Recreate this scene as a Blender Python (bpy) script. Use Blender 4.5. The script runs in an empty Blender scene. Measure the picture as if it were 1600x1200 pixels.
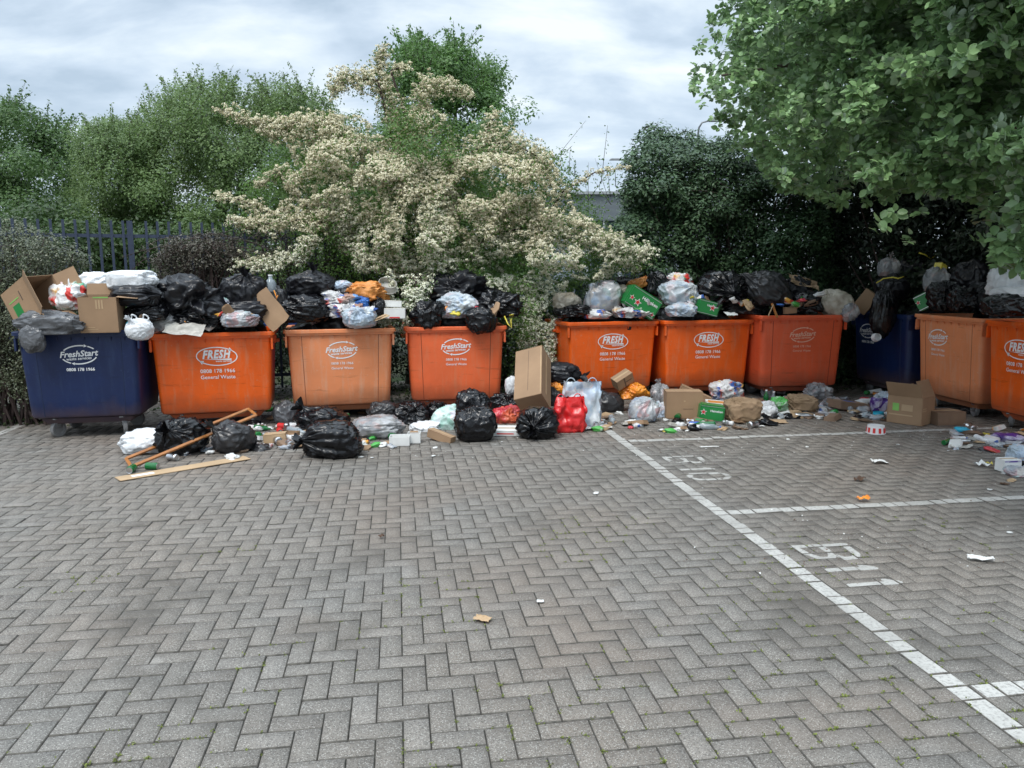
import bpy, bmesh, math, random
import numpy as np
from mathutils import Vector, Matrix, Euler, noise
R = math.radians
random.seed(7); rng = np.random.default_rng(7)
S = bpy.context.scene; COL = S.collection
# ---------------------------------------------------------------- camera
FOC = 1200.0; HZ = 430.0; H = 1.68
PITCH = math.atan((600-HZ)/FOC)
cd = bpy.data.cameras.new('camera'); cam = bpy.data.objects.new('camera', cd); COL.objects.link(cam)
cam.location = (0, 0, H); cam.rotation_euler = (R(90)-PITCH, R(0.25), 0)
cd.sensor_width = 36; cd.lens = 36*FOC/1600; cd.clip_end = 2000; cd.clip_start = .05
S.camera = cam
# ---------------------------------------------------------------- sky, sun, exposure
SUN_EL, SUN_AZ = R(56), R(205)        # azimuth clockwise from +Y: behind the camera, slightly left
W = bpy.data.worlds.new('World'); S.world = W; W.use_nodes = True
nt = W.node_tree; nt.nodes.clear()
def N(nt, t, **k):
    n = nt.nodes.new(t)
    for a, b in k.items():
        if a.startswith('i_'): n.inputs[a[2:].replace('_', ' ')].default_value = b
        else: setattr(n, a, b)
    return n
def L(nt, a, b): nt.links.new(a, b)
out = N(nt, 'ShaderNodeOutputWorld'); bg = N(nt, 'ShaderNodeBackground'); bg.inputs[1].default_value = .13
sky = N(nt, 'ShaderNodeTexSky', sky_type='NISHITA', sun_disc=False, sun_elevation=SUN_EL, sun_rotation=SUN_AZ)
tc = N(nt, 'ShaderNodeTexCoord'); sep = N(nt, 'ShaderNodeSeparateXYZ'); L(nt, tc.outputs['Generated'], sep.inputs[0])
def M(nt, op, a, b=None, clamp=False):
    n = nt.nodes.new('ShaderNodeMath'); n.operation = op; n.use_clamp = clamp
    for i, v in enumerate((a, b)):
        if v is None: continue
        if isinstance(v, (int, float)): n.inputs[i].default_value = v
        else: nt.links.new(v, n.inputs[i])
    return n.outputs[0]
def MIX(nt, f, a, b, mode='MIX'):
    n = nt.nodes.new('ShaderNodeMix'); n.data_type = 'RGBA'; n.blend_type = mode
    for s, v in ((n.inputs[0], f), (n.inputs[6], a), (n.inputs[7], b)):
        if isinstance(v, (int, float)): s.default_value = v
        elif isinstance(v, tuple): s.default_value = (*v, 1)[:4]
        else: nt.links.new(v, s)
    return n.outputs[2]
def RAMP(nt, f, stops):
    n = nt.nodes.new('ShaderNodeValToRGB'); e = n.color_ramp.elements
    while len(e) < len(stops): e.new(.5)
    for i, (p, c) in enumerate(stops):
        e[i].position = p; e[i].color = (*c, 1) if isinstance(c, tuple) else (c, c, c, 1)
    nt.links.new(f, n.inputs[0]); return n.outputs[0]
zz = M(nt, 'ADD', M(nt, 'MAXIMUM', sep.outputs[2], 0.0), .38)
cb = N(nt, 'ShaderNodeCombineXYZ')
L(nt, M(nt, 'DIVIDE', sep.outputs[0], zz), cb.inputs[0]); L(nt, M(nt, 'DIVIDE', sep.outputs[1], zz), cb.inputs[1])
mp = N(nt, 'ShaderNodeMapping'); mp.inputs['Scale'].default_value = (1.0, 1.7, 1); mp.inputs['Location'].default_value = (1.3, 4.2, 0)
L(nt, cb.outputs[0], mp.inputs[0])
cl = N(nt, 'ShaderNodeTexNoise', i_Scale=2.6, i_Detail=6.0, i_Roughness=.54, i_Distortion=.2); L(nt, mp.outputs[0], cl.inputs[0])
cloud = RAMP(nt, cl.outputs[0], [(.36, (2.7, 3.35, 4.05)), (.46, (3.45, 4.1, 4.8)), (.54, (4.2, 4.8, 5.3)), (.64, (5.2, 5.6, 5.95))])
zen = M(nt, 'ADD', 1.0, M(nt, 'MULTIPLY', M(nt, 'MAXIMUM', M(nt, 'SUBTRACT', sep.outputs[2], .33), 0.0), 3.0))
gr = N(nt, 'ShaderNodeVectorMath', operation='SCALE'); L(nt, cloud, gr.inputs[0]); L(nt, zen, gr.inputs['Scale'])
L(nt, MIX(nt, .93, sky.outputs[0], gr.outputs[0]), bg.inputs[0]); L(nt, bg.outputs[0], out.inputs[0])
sd = bpy.data.lights.new('sun', 'SUN'); sd.energy = 1.5; sd.angle = R(22); sd.color = (1, .96, .9)
sun = bpy.data.objects.new('sun', sd); COL.objects.link(sun)
sun.rotation_euler = (R(90)-SUN_EL, 0, R(180)-SUN_AZ)
S.view_settings.view_transform = 'Standard'; S.view_settings.look = 'None'; S.view_settings.exposure = .58; S.view_settings.gamma = 1
S.render.engine = 'CYCLES'; S.cycles.max_bounces = 6; S.cycles.transparent_max_bounces = 6

# ---------------------------------------------------------------- pixel (1600x1200) -> point helpers
CP, SP = math.cos(PITCH), math.sin(PITCH)
def ray(px, py):
    X = (px-800)/FOC; Y = -(py-600)/FOC
    return Vector((X, CP+Y*SP, -SP+Y*CP))
def P(px, py, Y):
    r = ray(px, py); t = Y/r.y
    return Vector((r.x*t, Y, H+r.z*t))
def G(px, py, z=0):
    r = ray(px, py); t = (z-H)/r.z
    return Vector((r.x*t, r.y*t, z))
def mpp(px, py, Y): return (Y/ray(px, py).y)/FOC     # metres per photo pixel
# ---------------------------------------------------------------- object helpers
def props(o, label=None, cat=None, group=None, kind=None):
    if label: o['label'] = label
    if cat: o['category'] = cat
    if group: o['group'] = group
    if kind: o['kind'] = kind
    return o
def link(name, me, mats=None, parent=None, loc=None):
    o = bpy.data.objects.new(name, me); COL.objects.link(o)
    if mats is not None:
        for m in (mats if isinstance(mats, (list, tuple)) else [mats]): me.materials.append(m)
    if parent: o.parent = parent
    if loc is not None: o.location = loc
    return o
def empty(name, loc, label, cat, group=None, rot=(0, 0, 0)):
    o = bpy.data.objects.new(name, None); COL.objects.link(o); o.empty_display_size = .1
    o.location = loc; o.rotation_euler = rot
    return props(o, label, cat, group)
class MB:
    def __init__(s): s.v = []; s.f = []
    def box(s, c, d, rot=None, taper=1.0):
        n = len(s.v); c = Vector(c)
        for z in (-1, 1):
            k = 1 if z < 0 else taper
            for x, y in ((-1, -1), (1, -1), (1, 1), (-1, 1)):
                p = Vector((x*d[0]/2*k, y*d[1]/2*k, z*d[2]/2))
                if rot is not None: p = rot @ p
                s.v.append(c+p)
        s.f += [tuple(n+i for i in q) for q in ((3, 2, 1, 0), (4, 5, 6, 7), (0, 1, 5, 4), (1, 2, 6, 5), (2, 3, 7, 6), (3, 0, 4, 7))]
        return s
    def tube(s, pts, rad, n=8, cap=True):
        pts = [Vector(p) for p in pts]; base = len(s.v)
        if not isinstance(rad, (list, tuple)): rad = [rad]*len(pts)
        ref = Vector((0.13, .31, .94))
        for i, p in enumerate(pts):
            d = (pts[min(i+1, len(pts)-1)]-pts[max(i-1, 0)]).normalized()
            a = d.cross(ref)
            if a.length < .1: a = d.cross(Vector((1, 0, 0)))
            a.normalize(); b = d.cross(a)
            for k in range(n):
                t = 2*math.pi*k/n; s.v.append(p+rad[i]*(math.cos(t)*a+math.sin(t)*b))
        for i in range(len(pts)-1):
            for k in range(n):
                k2 = (k+1) % n; a = base+i*n
                s.f.append((a+k, a+k2, a+n+k2, a+n+k))
        if cap:
            s.f.append(tuple(base+k for k in range(n))[::-1]); s.f.append(tuple(base+(len(pts)-1)*n+k for k in range(n)))
        return s
    def lathe(s, prof, c=(0, 0, 0), axis=None, n=20, caps=(True, True)):
        base = len(s.v); c = Vector(c); q = Vector((0, 0, 1)).rotation_difference(Vector(axis)) if axis is not None else None
        for r, z in prof:
            for k in range(n):
                t = 2*math.pi*k/n; p = Vector((r*math.cos(t), r*math.sin(t), z))
                if q: p = q @ p
                s.v.append(c+p)
        for i in range(len(prof)-1):
            for k in range(n):
                k2 = (k+1) % n; a = base+i*n; s.f.append((a+k, a+k2, a+n+k2, a+n+k))
        if caps[0]: s.f.append(tuple(base+k for k in range(n))[::-1])
        if caps[1]: s.f.append(tuple(base+(len(prof)-1)*n+k for k in range(n)))
        return s
    def mesh(s, name, smooth=False, bevel=0):
        me = bpy.data.meshes.new(name); me.from_pydata([tuple(v) for v in s.v], [], s.f)
        if bevel:
            bm = bmesh.new(); bm.from_mesh(me)
            bmesh.ops.bevel(bm, geom=[e for e in bm.edges if len(e.link_faces) == 2 and e.calc_face_angle(0) > .6], offset=bevel, segments=2, affect='EDGES', clamp_overlap=True)
            bm.to_mesh(me); bm.free()
        if smooth: me.shade_smooth()
        me.update(); return me
    def obj(s, name, mats, parent=None, smooth=False, bevel=0, loc=None):
        return link(name, s.mesh(name, smooth, bevel), mats, parent, loc)
def np_mesh(name, V, F, mats=None, parent=None, smooth=False, midx=None):
    """V (n,3), F (m,k) index array with constant k"""
    V = np.asarray(V, np.float32); F = np.asarray(F, np.int32); me = bpy.data.meshes.new(name)
    m, k = F.shape
    me.vertices.add(len(V)); me.vertices.foreach_set('co', V.ravel())
    me.loops.add(m*k); me.loops.foreach_set('vertex_index', F.ravel())
    me.polygons.add(m); me.polygons.foreach_set('loop_start', np.arange(0, m*k, k, dtype=np.int32))
    if midx is not None: me.polygons.foreach_set('material_index', np.asarray(midx, np.int32))
    me.update(calc_edges=True)
    if smooth: me.shade_smooth()
    return link(name, me, mats, parent)
# ---------------------------------------------------------------- materials
def newmat(name):
    m = bpy.data.materials.new(name); m.use_nodes = True; nt = m.node_tree
    return m, nt, nt.nodes['Principled BSDF']
def noise_tex(nt, scale, detail=4, rough=.55, coord='Object', vec=None, dist=0):
    n = N(nt, 'ShaderNodeTexNoise', i_Scale=scale, i_Detail=float(detail), i_Roughness=rough, i_Distortion=float(dist))
    if vec is None: vec = N(nt, 'ShaderNodeTexCoord').outputs[coord]
    L(nt, vec, n.inputs[0]); return n.outputs[0]
def bump(nt, b, h, strength=.5, dist=.01):
    n = N(nt, 'ShaderNodeBump'); n.inputs['Strength'].default_value = strength; n.inputs['Distance'].default_value = dist
    L(nt, h, n.inputs['Height']); L(nt, n.outputs[0], b.inputs['Normal']); return n
def simple(name, col, rough=.6, metal=0, var=.25, vs=6, bs=0, bd=.003, spec=.5):
    m, nt, b = newmat(name)
    f = noise_tex(nt, vs, 5)
    c = MIX(nt, RAMP(nt, f, [(.3, 0.0), (.7, 1.0)]), tuple(x*(1-var) for x in col), tuple(min(1, x*(1+var)) for x in col))
    L(nt, c, b.inputs['Base Color']); b.inputs['Roughness'].default_value = rough; b.inputs['Metallic'].default_value = metal
    b.inputs['Specular IOR Level'].default_value = spec
    if bs: bump(nt, b, noise_tex(nt, bs, 4), .6, bd)
    return m
def bagmat(name, c1, c2=None, rough=.3, trans=0, patch=None, bscale=9, bdist=.014, alpha=1.0, spec=.6):
    m, nt, b = newmat(name)
    tc = N(nt, 'ShaderNodeTexCoord').outputs['Object']
    f = noise_tex(nt, 7, 5, vec=tc)
    c = MIX(nt, RAMP(nt, f, [(.35, 0.0), (.65, 1.0)]), c1, c2 or c1)
    if patch:
        vo = N(nt, 'ShaderNodeTexVoronoi', i_Scale=9.0); 
        wv = N(nt, 'ShaderNodeVectorMath', operation='ADD'); L(nt, tc, wv.inputs[0])
        nz = N(nt, 'ShaderNodeTexNoise', i_Scale=8.0); L(nt, tc, nz.inputs[0]); sc = N(nt, 'ShaderNodeVectorMath', operation='SCALE'); sc.inputs['Scale'].default_value = .12
        L(nt, nz.outputs[1], sc.inputs[0]); L(nt, sc.outputs[0], wv.inputs[1]); L(nt, wv.outputs[0], vo.inputs[0])
        sp = N(nt, 'ShaderNodeSeparateColor'); L(nt, vo.outputs['Color'], sp.inputs[0])
        st = [(i/len(patch['cols']), q) for i, q in enumerate(patch['cols'])]
        rc = N(nt, 'ShaderNodeValToRGB'); rc.color_ramp.interpolation = 'CONSTANT'; e = rc.color_ramp.elements
        while len(e) < len(st): e.new(.5)
        for i, (p, q) in enumerate(st): e[i].position = p; e[i].color = (*q, 1)
        L(nt, sp.outputs[0], rc.inputs[0])
        c = MIX(nt, M(nt, 'MULTIPLY', RAMP(nt, noise_tex(nt, 5, 3, vec=tc), [(.42, 0.0), (.55, 1.0)]), patch['amt']), c, rc.outputs[0])
    L(nt, c, b.inputs['Base Color']); b.inputs['Roughness'].default_value = rough
    b.inputs['Specular IOR Level'].default_value = spec
    f1 = noise_tex(nt, bscale*.7, 3, .5, vec=tc, dist=1.2); rd = M(nt, 'ABSOLUTE', M(nt, 'SUBTRACT', f1, .5))
    f2 = noise_tex(nt, bscale*2.4, 3, .5, vec=tc, dist=.8); rd2 = M(nt, 'ABSOLUTE', M(nt, 'SUBTRACT', f2, .5))
    tm = RAMP(nt, noise_tex(nt, 3.0, 2, vec=tc), [(.42, .06), (.6, 1.0)]); bump(nt, b, M(nt, 'MULTIPLY', M(nt, 'ADD', rd, M(nt, 'MULTIPLY', rd2, .3)), tm), .9, bdist*1.25)
    if trans: b.inputs['Transmission Weight'].default_value = 0; b.inputs['Subsurface Weight'].default_value = trans; b.inputs['Subsurface Radius'].default_value = (.03, .03, .03)
    if alpha < 1:
        fa = RAMP(nt, noise_tex(nt, 5, 3, vec=tc), [(.3, alpha-.1), (.7, 1.0)]); L(nt, fa, b.inputs['Alpha'])
    return m
MT = {}
MT['black'] = bagmat('black_plastic', (.004, .004, .005), (.007, .007, .009), .22, spec=.42)
MT['blackmatt'] = bagmat('dull_black_plastic', (.006, .006, .008), (.012, .012, .015), .33, bscale=6, spec=.4)
MT['grey'] = bagmat('grey_plastic', (.06, .062, .066), (.11, .112, .12), .3, bscale=6)
MT['darkgrey'] = bagmat('dark_grey_plastic', (.02, .02, .022), (.038, .037, .039), .3, bscale=7, spec=.45)
MT['white'] = bagmat('white_plastic', (.6, .62, .64), (.74, .75, .76), .5, .15, bdist=.012)
MT['clear'] = bagmat('clear_plastic', (.36, .39, .43), (.58, .6, .63), .25, patch=dict(amt=.5, cols=[(.5, .5, .5), (.5, .15, .13), (.15, .3, .5), (.55, .45, .35), (.25, .42, .4), (.62, .62, .6)]), alpha=.7, bdist=.014)
MT['clearblue'] = bagmat('pale_blue_plastic', (.42, .5, .56), (.6, .66, .7), .35, patch=dict(amt=.35, cols=[(.2, .35, .6), (.6, .3, .3), (.7, .7, .7)]), alpha=.8, bdist=.014)
MT['greyclear'] = bagmat('smoky_clear_plastic', (.2, .21, .22), (.4, .4, .41), .25, patch=dict(amt=.35, cols=[(.4, .38, .34), (.12, .12, .13), (.45, .2, .15), (.5, .5, .5)]), alpha=.8, bdist=.014)
MT['beige'] = bagmat('beige_plastic', (.3, .26, .2), (.5, .46, .38), .4, bscale=5)
MT['redwhite'] = bagmat('red_printed_plastic', (.6, .6, .6), (.7, .7, .68), .4, patch=dict(amt=1, cols=[(.6, .04, .03), (.7, .7, .7), (.55, .05, .04), (.7, .35, .05), (.05, .3, .15), (.65, .65, .65)]))
MT['multi'] = bagmat('coloured_wrapper', (.5, .5, .5), (.65, .62, .6), .4, patch=dict(amt=1, cols=[(.05, .12, .4), (.65, .65, .65), (.5, .08, .06), (.6, .35, .1), (.7, .7, .7), (.1, .25, .5), (.35, .2, .15)]))
MT['orange'] = bagmat('orange_plastic', (.72, .2, .015), (.85, .33, .03), .35, bdist=.04)
MT['orangedull'] = bagmat('dull_orange_plastic', (.55, .19, .03), (.66, .27, .06), .5, bdist=.03)
MT['red'] = bagmat('red_plastic', (.6, .012, .015), (.75, .03, .03), .3, bdist=.03)
MT['pinkred'] = bagmat('translucent_red_plastic', (.5, .02, .04), (.62, .09, .09), .35, patch=dict(amt=.5, cols=[(.7, .2, .05), (.5, .03, .06), (.6, .2, .2)]))
MT['bluebag'] = bagmat('blue_plastic', (.02, .09, .35), (.04, .17, .5), .35)
MT['greenbag'] = bagmat('green_plastic', (.05, .35, .06), (.12, .5, .1), .4, patch=dict(amt=.5, cols=[(.6, .6, .6), (.05, .3, .05)]))
MT['tealmint'] = bagmat('mint_plastic', (.45, .6, .55), (.6, .7, .67), .4, patch=dict(amt=.6, cols=[(.6, .5, .62), (.2, .5, .38), (.65, .68, .66), (.3, .6, .5)]))
MT['paperbag'] = bagmat('brown_paper', (.22, .145, .08), (.3, .2, .12), .85, bscale=4, bdist=.02)
MT['purple'] = bagmat('purple_plastic', (.05, .015, .16), (.1, .04, .3), .35, patch=dict(amt=.6, cols=[(.6, .6, .65), (.06, .02, .2)]))
MT['yellow'] = simple('yellow_plastic', (.6, .5, .06), .4)
MT['card'] = simple('cardboard', (.3, .19, .11), .85, var=.12, vs=3, bs=30, bd=.001)
MT['cardpale'] = simple('pale_cardboard', (.42, .29, .17), .85, var=.12, vs=3, bs=30, bd=.001)
MT['carddark'] = simple('worn_cardboard', (.2, .13, .085), .9, var=.2, vs=5)
MT['paper'] = simple('white_paper', (.66, .66, .64), .8, var=.08, bs=12)
MT['dirtypaper'] = simple('grimy_paper', (.42, .4, .36), .85, var=.25, vs=14)
MT['plasticwhite'] = simple('white_hard_plastic', (.7, .7, .7), .35, var=.06)
MT['wood'] = simple('varnished_wood', (.36, .14, .035), .4, var=.3, vs=9)
MT['red_hard'] = simple('red_print', (.55, .02, .02), .45, var=.1)
MT['green_hard'] = simple('green_print', (.015, .2, .045), .35, var=.1)
MT['green_pale'] = simple('pale_green_print', (.2, .45, .1), .5, var=.1)
MT['green_glass'] = simple('green_glass', (.01, .12, .03), .12, var=.1)
MT['blue_hard'] = simple('blue_print', (.02, .1, .4), .4, var=.1)
MT['cyan_hard'] = simple('cyan_print', (.02, .35, .5), .35, var=.1)
MT['silver'] = simple('aluminium', (.55, .55, .56), .3, 1, var=.1)
MT['steel'] = simple('galvanised_steel', (.33, .34, .35), .42, .8, var=.25, vs=20)
MT['rubber'] = simple('grey_rubber', (.09, .09, .09), .75, var=.25, vs=20)
MT['wheelgrey'] = simple('grey_wheel_plastic', (.17, .17, .17), .6, var=.2, vs=12)
MT['inkwhite'] = simple('white_print', (.8, .8, .8), .5, var=.04)
MT['inkpink'] = simple('faded_white_print', (.74, .42, .3), .6, var=.1, vs=30)
MT['inkbrown'] = simple('brown_print', (.1, .07, .05), .7, var=.1)
MT['brown'] = simple('brown_scrap', (.09, .05, .03), .8, var=.4)
MT['clearbottle'] = simple('clear_bottle_plastic', (.4, .46, .5), .12, var=.1)
MT['clearbottle'].node_tree.nodes['Principled BSDF'].inputs['Alpha'].default_value = .55

def leafmat(name, dark, light, rough=.5, trans=.35, tr_col=None, under=None, shade_scale=0, hi=.25):
    m = bpy.data.materials.new(name); m.use_nodes = True; nt = m.node_tree; b = nt.nodes['Principled BSDF']; o = nt.nodes['Material Output']
    g = N(nt, 'ShaderNodeNewGeometry')
    f = g.outputs['Random Per Island']
    c = RAMP(nt, f, [(0, dark), (.75, tuple((a+q)/2 for a, q in zip(dark, light))), (1-hi*.3, light), (1, tuple(min(1, x*1.25) for x in light))])
    big = noise_tex(nt, 1.3, 3)
    c = MIX(nt, RAMP(nt, big, [(.35, 0.0), (.68, .5)]), c, tuple(x*1.15 for x in light))
    if under: c = MIX(nt, M(nt, 'MULTIPLY', g.outputs['Backfacing'], .8), c, under)
    L(nt, c, b.inputs['Base Color']); b.inputs['Roughness'].default_value = rough; b.inputs['Specular IOR Level'].default_value = .4
    if trans:
        t = N(nt, 'ShaderNodeBsdfTranslucent'); tcx = MIX(nt, .5, c, tr_col or tuple(min(1, x*1.6) for x in light)); L(nt, tcx, t.inputs[0])
        x = N(nt, 'ShaderNodeMixShader'); x.inputs[0].default_value = trans; L(nt, b.outputs[0], x.inputs[1]); L(nt, t.outputs[0], x.inputs[2]); L(nt, x.outputs[0], o.inputs[0])
    return m
BARK = simple('bark', (.09, .07, .055), .9, var=.4, vs=14, bs=25, bd=.01)
TWIG = simple('twig', (.055, .035, .03), .85, var=.3, vs=10)

# ---------------------------------------------------------------- ground and paving
OX, OY = 1.4739, 5.2753; AN = R(8.4)
Ux = Vector((-math.sin(AN), math.cos(AN), 0)); Vx = Vector((math.cos(AN), math.sin(AN), 0))
def pav(v, u, z=0): return Vector((OX, OY, z))+Vx*v+Ux*u
m, nt, b = newmat('soil')
tcg = N(nt, 'ShaderNodeTexCoord').outputs['Object']
c = MIX(nt, RAMP(nt, noise_tex(nt, .8, 6, vec=tcg), [(.4, 0.0), (.6, 1.0)]), (.05, .04, .03), (.05, .075, .025)); L(nt, c, b.inputs['Base Color']); b.inputs['Roughness'].default_value = .95
soil = m
s = 600
np_mesh('ground', [(-s, -s, -.03), (s, -s, -.03), (s, s, -.03), (-s, s, -.03)], [(0, 1, 2, 3)], soil)['kind'] = 'structure'
# joints: a sheet of dark sand and moss between the blocks
m, nt, b = newmat('joint_sand'); tcg = N(nt, 'ShaderNodeTexCoord').outputs['Object']
c = MIX(nt, RAMP(nt, noise_tex(nt, 1.1, 5, vec=tcg), [(.5, 0.0), (.62, 1.0)]), (.045, .04, .032), (.05, .058, .024))
c = MIX(nt, noise_tex(nt, 180, 3, vec=tcg), c, (.05, .045, .04)); L(nt, c, b.inputs['Base Color']); b.inputs['Roughness'].default_value = 1; bump(nt, b, noise_tex(nt, 250, 2, vec=tcg), .8, .003)
V0, V1, U0, U1 = -120, 78, -62, 72
q = [pav(V0*.1, U0*.1, -.011), pav(V1*.1, U0*.1, -.011), pav(V1*.1, U1*.1, -.008), pav(V0*.1, U1*.1, -.008)]
np_mesh('joint_bed', [tuple(x) for x in q], [(0, 1, 2, 3)], m)['kind'] = 'structure'
# concrete blocks laid in herringbone, each with its own chamfer and slight tilt
m, nt, b = newmat('concrete_block'); tcg = N(nt, 'ShaderNodeTexCoord').outputs['Object']; g = N(nt, 'ShaderNodeNewGeometry')
c = RAMP(nt, g.outputs['Random Per Island'], [(0, (.14, .128, .114)), (.3, (.158, .148, .132)), (.7, (.17, .161, .145)), (.92, (.188, .178, .162)), (1, (.225, .214, .196))])
c = MIX(nt, RAMP(nt, noise_tex(nt, .55, 5, vec=tcg), [(.38, 0.0), (.62, 1.0)]), c, MIX(nt, 1.0, c, (1.1, .97, .87), 'MULTIPLY'))
c = MIX(nt, RAMP(nt, noise_tex(nt, 1.6, 6, .65, vec=tcg), [(.42, .0), (.72, .8)]), c, MIX(nt, 1.0, c, (.75, .73, .7), 'MULTIPLY'))
c = MIX(nt, RAMP(nt, noise_tex(nt, 55, 4, .7, vec=tcg), [(.35, .4), (.6, 0.0)]), c, (.07, .065, .06))
vo = N(nt, 'ShaderNodeTexVoronoi', i_Scale=185.0); L(nt, tcg, vo.inputs[0]); spc = N(nt, 'ShaderNodeSeparateColor'); L(nt, vo.outputs['Color'], spc.inputs[0])
spk = M(nt, 'MULTIPLY', M(nt, 'GREATER_THAN', spc.outputs[0], .72), M(nt, 'LESS_THAN', vo.outputs['Distance'], .45))
c = MIX(nt, M(nt, 'MULTIPLY', spk, .65), c, (.5, .48, .44))
c = MIX(nt, RAMP(nt, noise_tex(nt, 240, 4, .8, vec=tcg), [(.4, .0), (.62, .5)]), c, (.33, .31, .285))
c = MIX(nt, RAMP(nt, noise_tex(nt, 110, 5, .8, vec=tcg), [(.36, .5), (.52, .0)]), c, (.075, .07, .062))
spk2 = M(nt, 'MULTIPLY', M(nt, 'LESS_THAN', spc.outputs[0], .16), M(nt, 'LESS_THAN', vo.outputs['Distance'], .4))
c = MIX(nt, M(nt, 'MULTIPLY', spk2, .8), c, (.04, .038, .036))
drk = noise_tex(nt, .9, 5, .65, vec=tcg, dist=.6); c = MIX(nt, RAMP(nt, drk, [(.54, 0.0), (.68, .6)]), c, (.085, .077, .067))
brn = noise_tex(nt, .35, 4, .6, vec=tcg, dist=.4); c = MIX(nt, RAMP(nt, brn, [(.5, 0.0), (.62, .45)]), c, (.215, .165, .13))
oil = noise_tex(nt, 1.7, 3, .5, vec=tcg, dist=.2); c = MIX(nt, RAMP(nt, oil, [(.67, 0.0), (.75, .55)]), c, (.06, .055, .05))
stn = noise_tex(nt, 2.7, 2, vec=tcg); c = MIX(nt, RAMP(nt, stn, [(.7, 0.0), (.78, .35)]), c, (.42, .4, .37))
L(nt, c, b.inputs['Base Color']); b.inputs['Roughness'].default_value = .88; b.inputs['Specular IOR Level'].default_value = .3
bump(nt, b, M(nt, 'ADD', noise_tex(nt, 160, 3, .7, vec=tcg), M(nt, 'MULTIPLY', spk, .3)), .7, .004)
paver = m
paver_side = simple('grimy_block_edge', (.095, .087, .075), .95, var=.45, vs=40)
blocks = []
for i in range(V0, V1):
    for j in range(U0, U1):
        k = (i-j) % 4
        if k == 0: blocks.append((i, j, 2, 1))
        elif k == 3: blocks.append((i, j, 1, 2))
# origin cell phase: column 0, row 0 must have k == 1
SH = 1
BL = np.array([(bi-.5+0, bj-.5+SH-0, w, h) for bi, bj, w, h in blocks], float)   # shifts pattern so cell (0,0) is a short one
rz = rng.normal(0, .0014, len(BL))+np.array([.006*noise.noise(Vector((a*.09, c_*.09, 2))) for a, c_ in BL[:, :2]]); rt = rng.normal(0, .008, (len(BL), 2))
def blk_quads(x0, x1, y0, y1, ins, idx, dz):
    cx = (BL[idx, 0]+BL[idx, 2]/2)*.1; cy = (BL[idx, 1]+BL[idx, 3]/2)*.1
    out = []
    for a, c_ in ((x0+ins, y0+ins), (x1-ins, y0+ins), (x1-ins, y1-ins), (x0+ins, y1-ins)):
        z = rz[idx]+rt[idx, 0]*(a-cx)+rt[idx, 1]*(c_-cy)+dz
        out.append(np.stack([OX+Vx.x*a+Ux.x*c_, OY+Vx.y*a+Ux.y*c_, z], -1))
    return np.stack(out, 1)
ai = np.arange(len(BL)); x0 = BL[:, 0]*.1+.0011; x1 = (BL[:, 0]+BL[:, 2])*.1-.0011; y0 = BL[:, 1]*.1+.0017; y1 = (BL[:, 1]+BL[:, 3])*.1-.0017
top = blk_quads(x0, x1, y0, y1, .0029, ai, 0); mid = blk_quads(x0, x1, y0, y1, 0.0, ai, -.006); low = blk_quads(x0, x1, y0, y1, 0.0, ai, -.02)
Vv = np.concatenate([top, mid, low], 1).reshape(-1, 3); bs = (np.arange(len(BL))*12)[:, None]
F = [bs+np.array([[0, 1, 2, 3]])]
for k in range(4):
    k2 = (k+1) % 4
    F.append(bs+np.array([[4+k, 4+k2, k2, k]])); F.append(bs+np.array([[8+k, 8+k2, 4+k2, 4+k]]))
nB = len(BL); np_mesh('paving', Vv, np.concatenate(F), [paver, paver_side], midx=np.concatenate([np.zeros(nB, int)]+[np.ones(nB, int)]*8))['kind'] = 'structure'
# painted bay lines and bay numbers, one patch of paint per block
m, nt, b = newmat('road_paint'); tcg = N(nt, 'ShaderNodeTexCoord').outputs['Object']
c = MIX(nt, RAMP(nt, noise_tex(nt, 60, 5, .7, vec=tcg), [(.48, 0.0), (.66, .8)]), (.47, .46, .43), (.18, .17, .16))
c = MIX(nt, RAMP(nt, noise_tex(nt, 2.2, 5, .6, vec=tcg), [(.45, 0.0), (.68, .7)]), c, (.25, .24, .22))
L(nt, c, b.inputs['Base Color']); b.inputs['Roughness'].default_value = .75; bump(nt, b, noise_tex(nt, 170, 3, vec=tcg), .5, .003)
paint = m
m, nt, b = newmat('worn_road_paint'); tcg = N(nt, 'ShaderNodeTexCoord').outputs['Object']
c = MIX(nt, RAMP(nt, noise_tex(nt, 22, 5, .7, vec=tcg), [(.4, 0.0), (.62, .85)]), (.5, .49, .46), (.19, .18, .17))
L(nt, c, b.inputs['Base Color']); b.inputs['Roughness'].default_value = .8
wpaint = m
def band(v0, v1, u0, u1, name, mat=None):
    qs = []
    a0 = np.maximum(x0+.003, v0); a1 = np.minimum(x1-.003, v1); b0 = np.maximum(y0+.003, u0); b1 = np.minimum(y1-.003, u1)
    ok = np.where((a1-a0 > .01) & (b1-b0 > .01))[0]
    Q = blk_quads(a0[ok], a1[ok], b0[ok], b1[ok], .0018, ok, .0012)
    o = np_mesh(name, Q.reshape(-1, 3), np.arange(len(ok)*4).reshape(-1, 4), mat or paint); o['kind'] = 'structure'; return o
band(-.05, .05, -5.4, 3.1, 'bay_line'); band(.06, 4.6, -.05, .05, 'bay_line'); band(.06, 4.6, -2.45, -2.35, 'bay_line')
band(.06, 1.7, 2.35, 2.45, 'bay_line'); band(1.7, 4.2, 2.35, 2.45, 'bay_line', wpaint)
band(-6.6, -6.5, 2.4, 5.2, 'bay_line')
def seg(a, b_, p):
    a = np.array(a); d = np.array(b_)-a; t = np.clip(((p-a)@d)/max(1e-9, d@d), 0, 1); return np.linalg.norm(p-(a+t[:, None]*d), axis=1)
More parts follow.
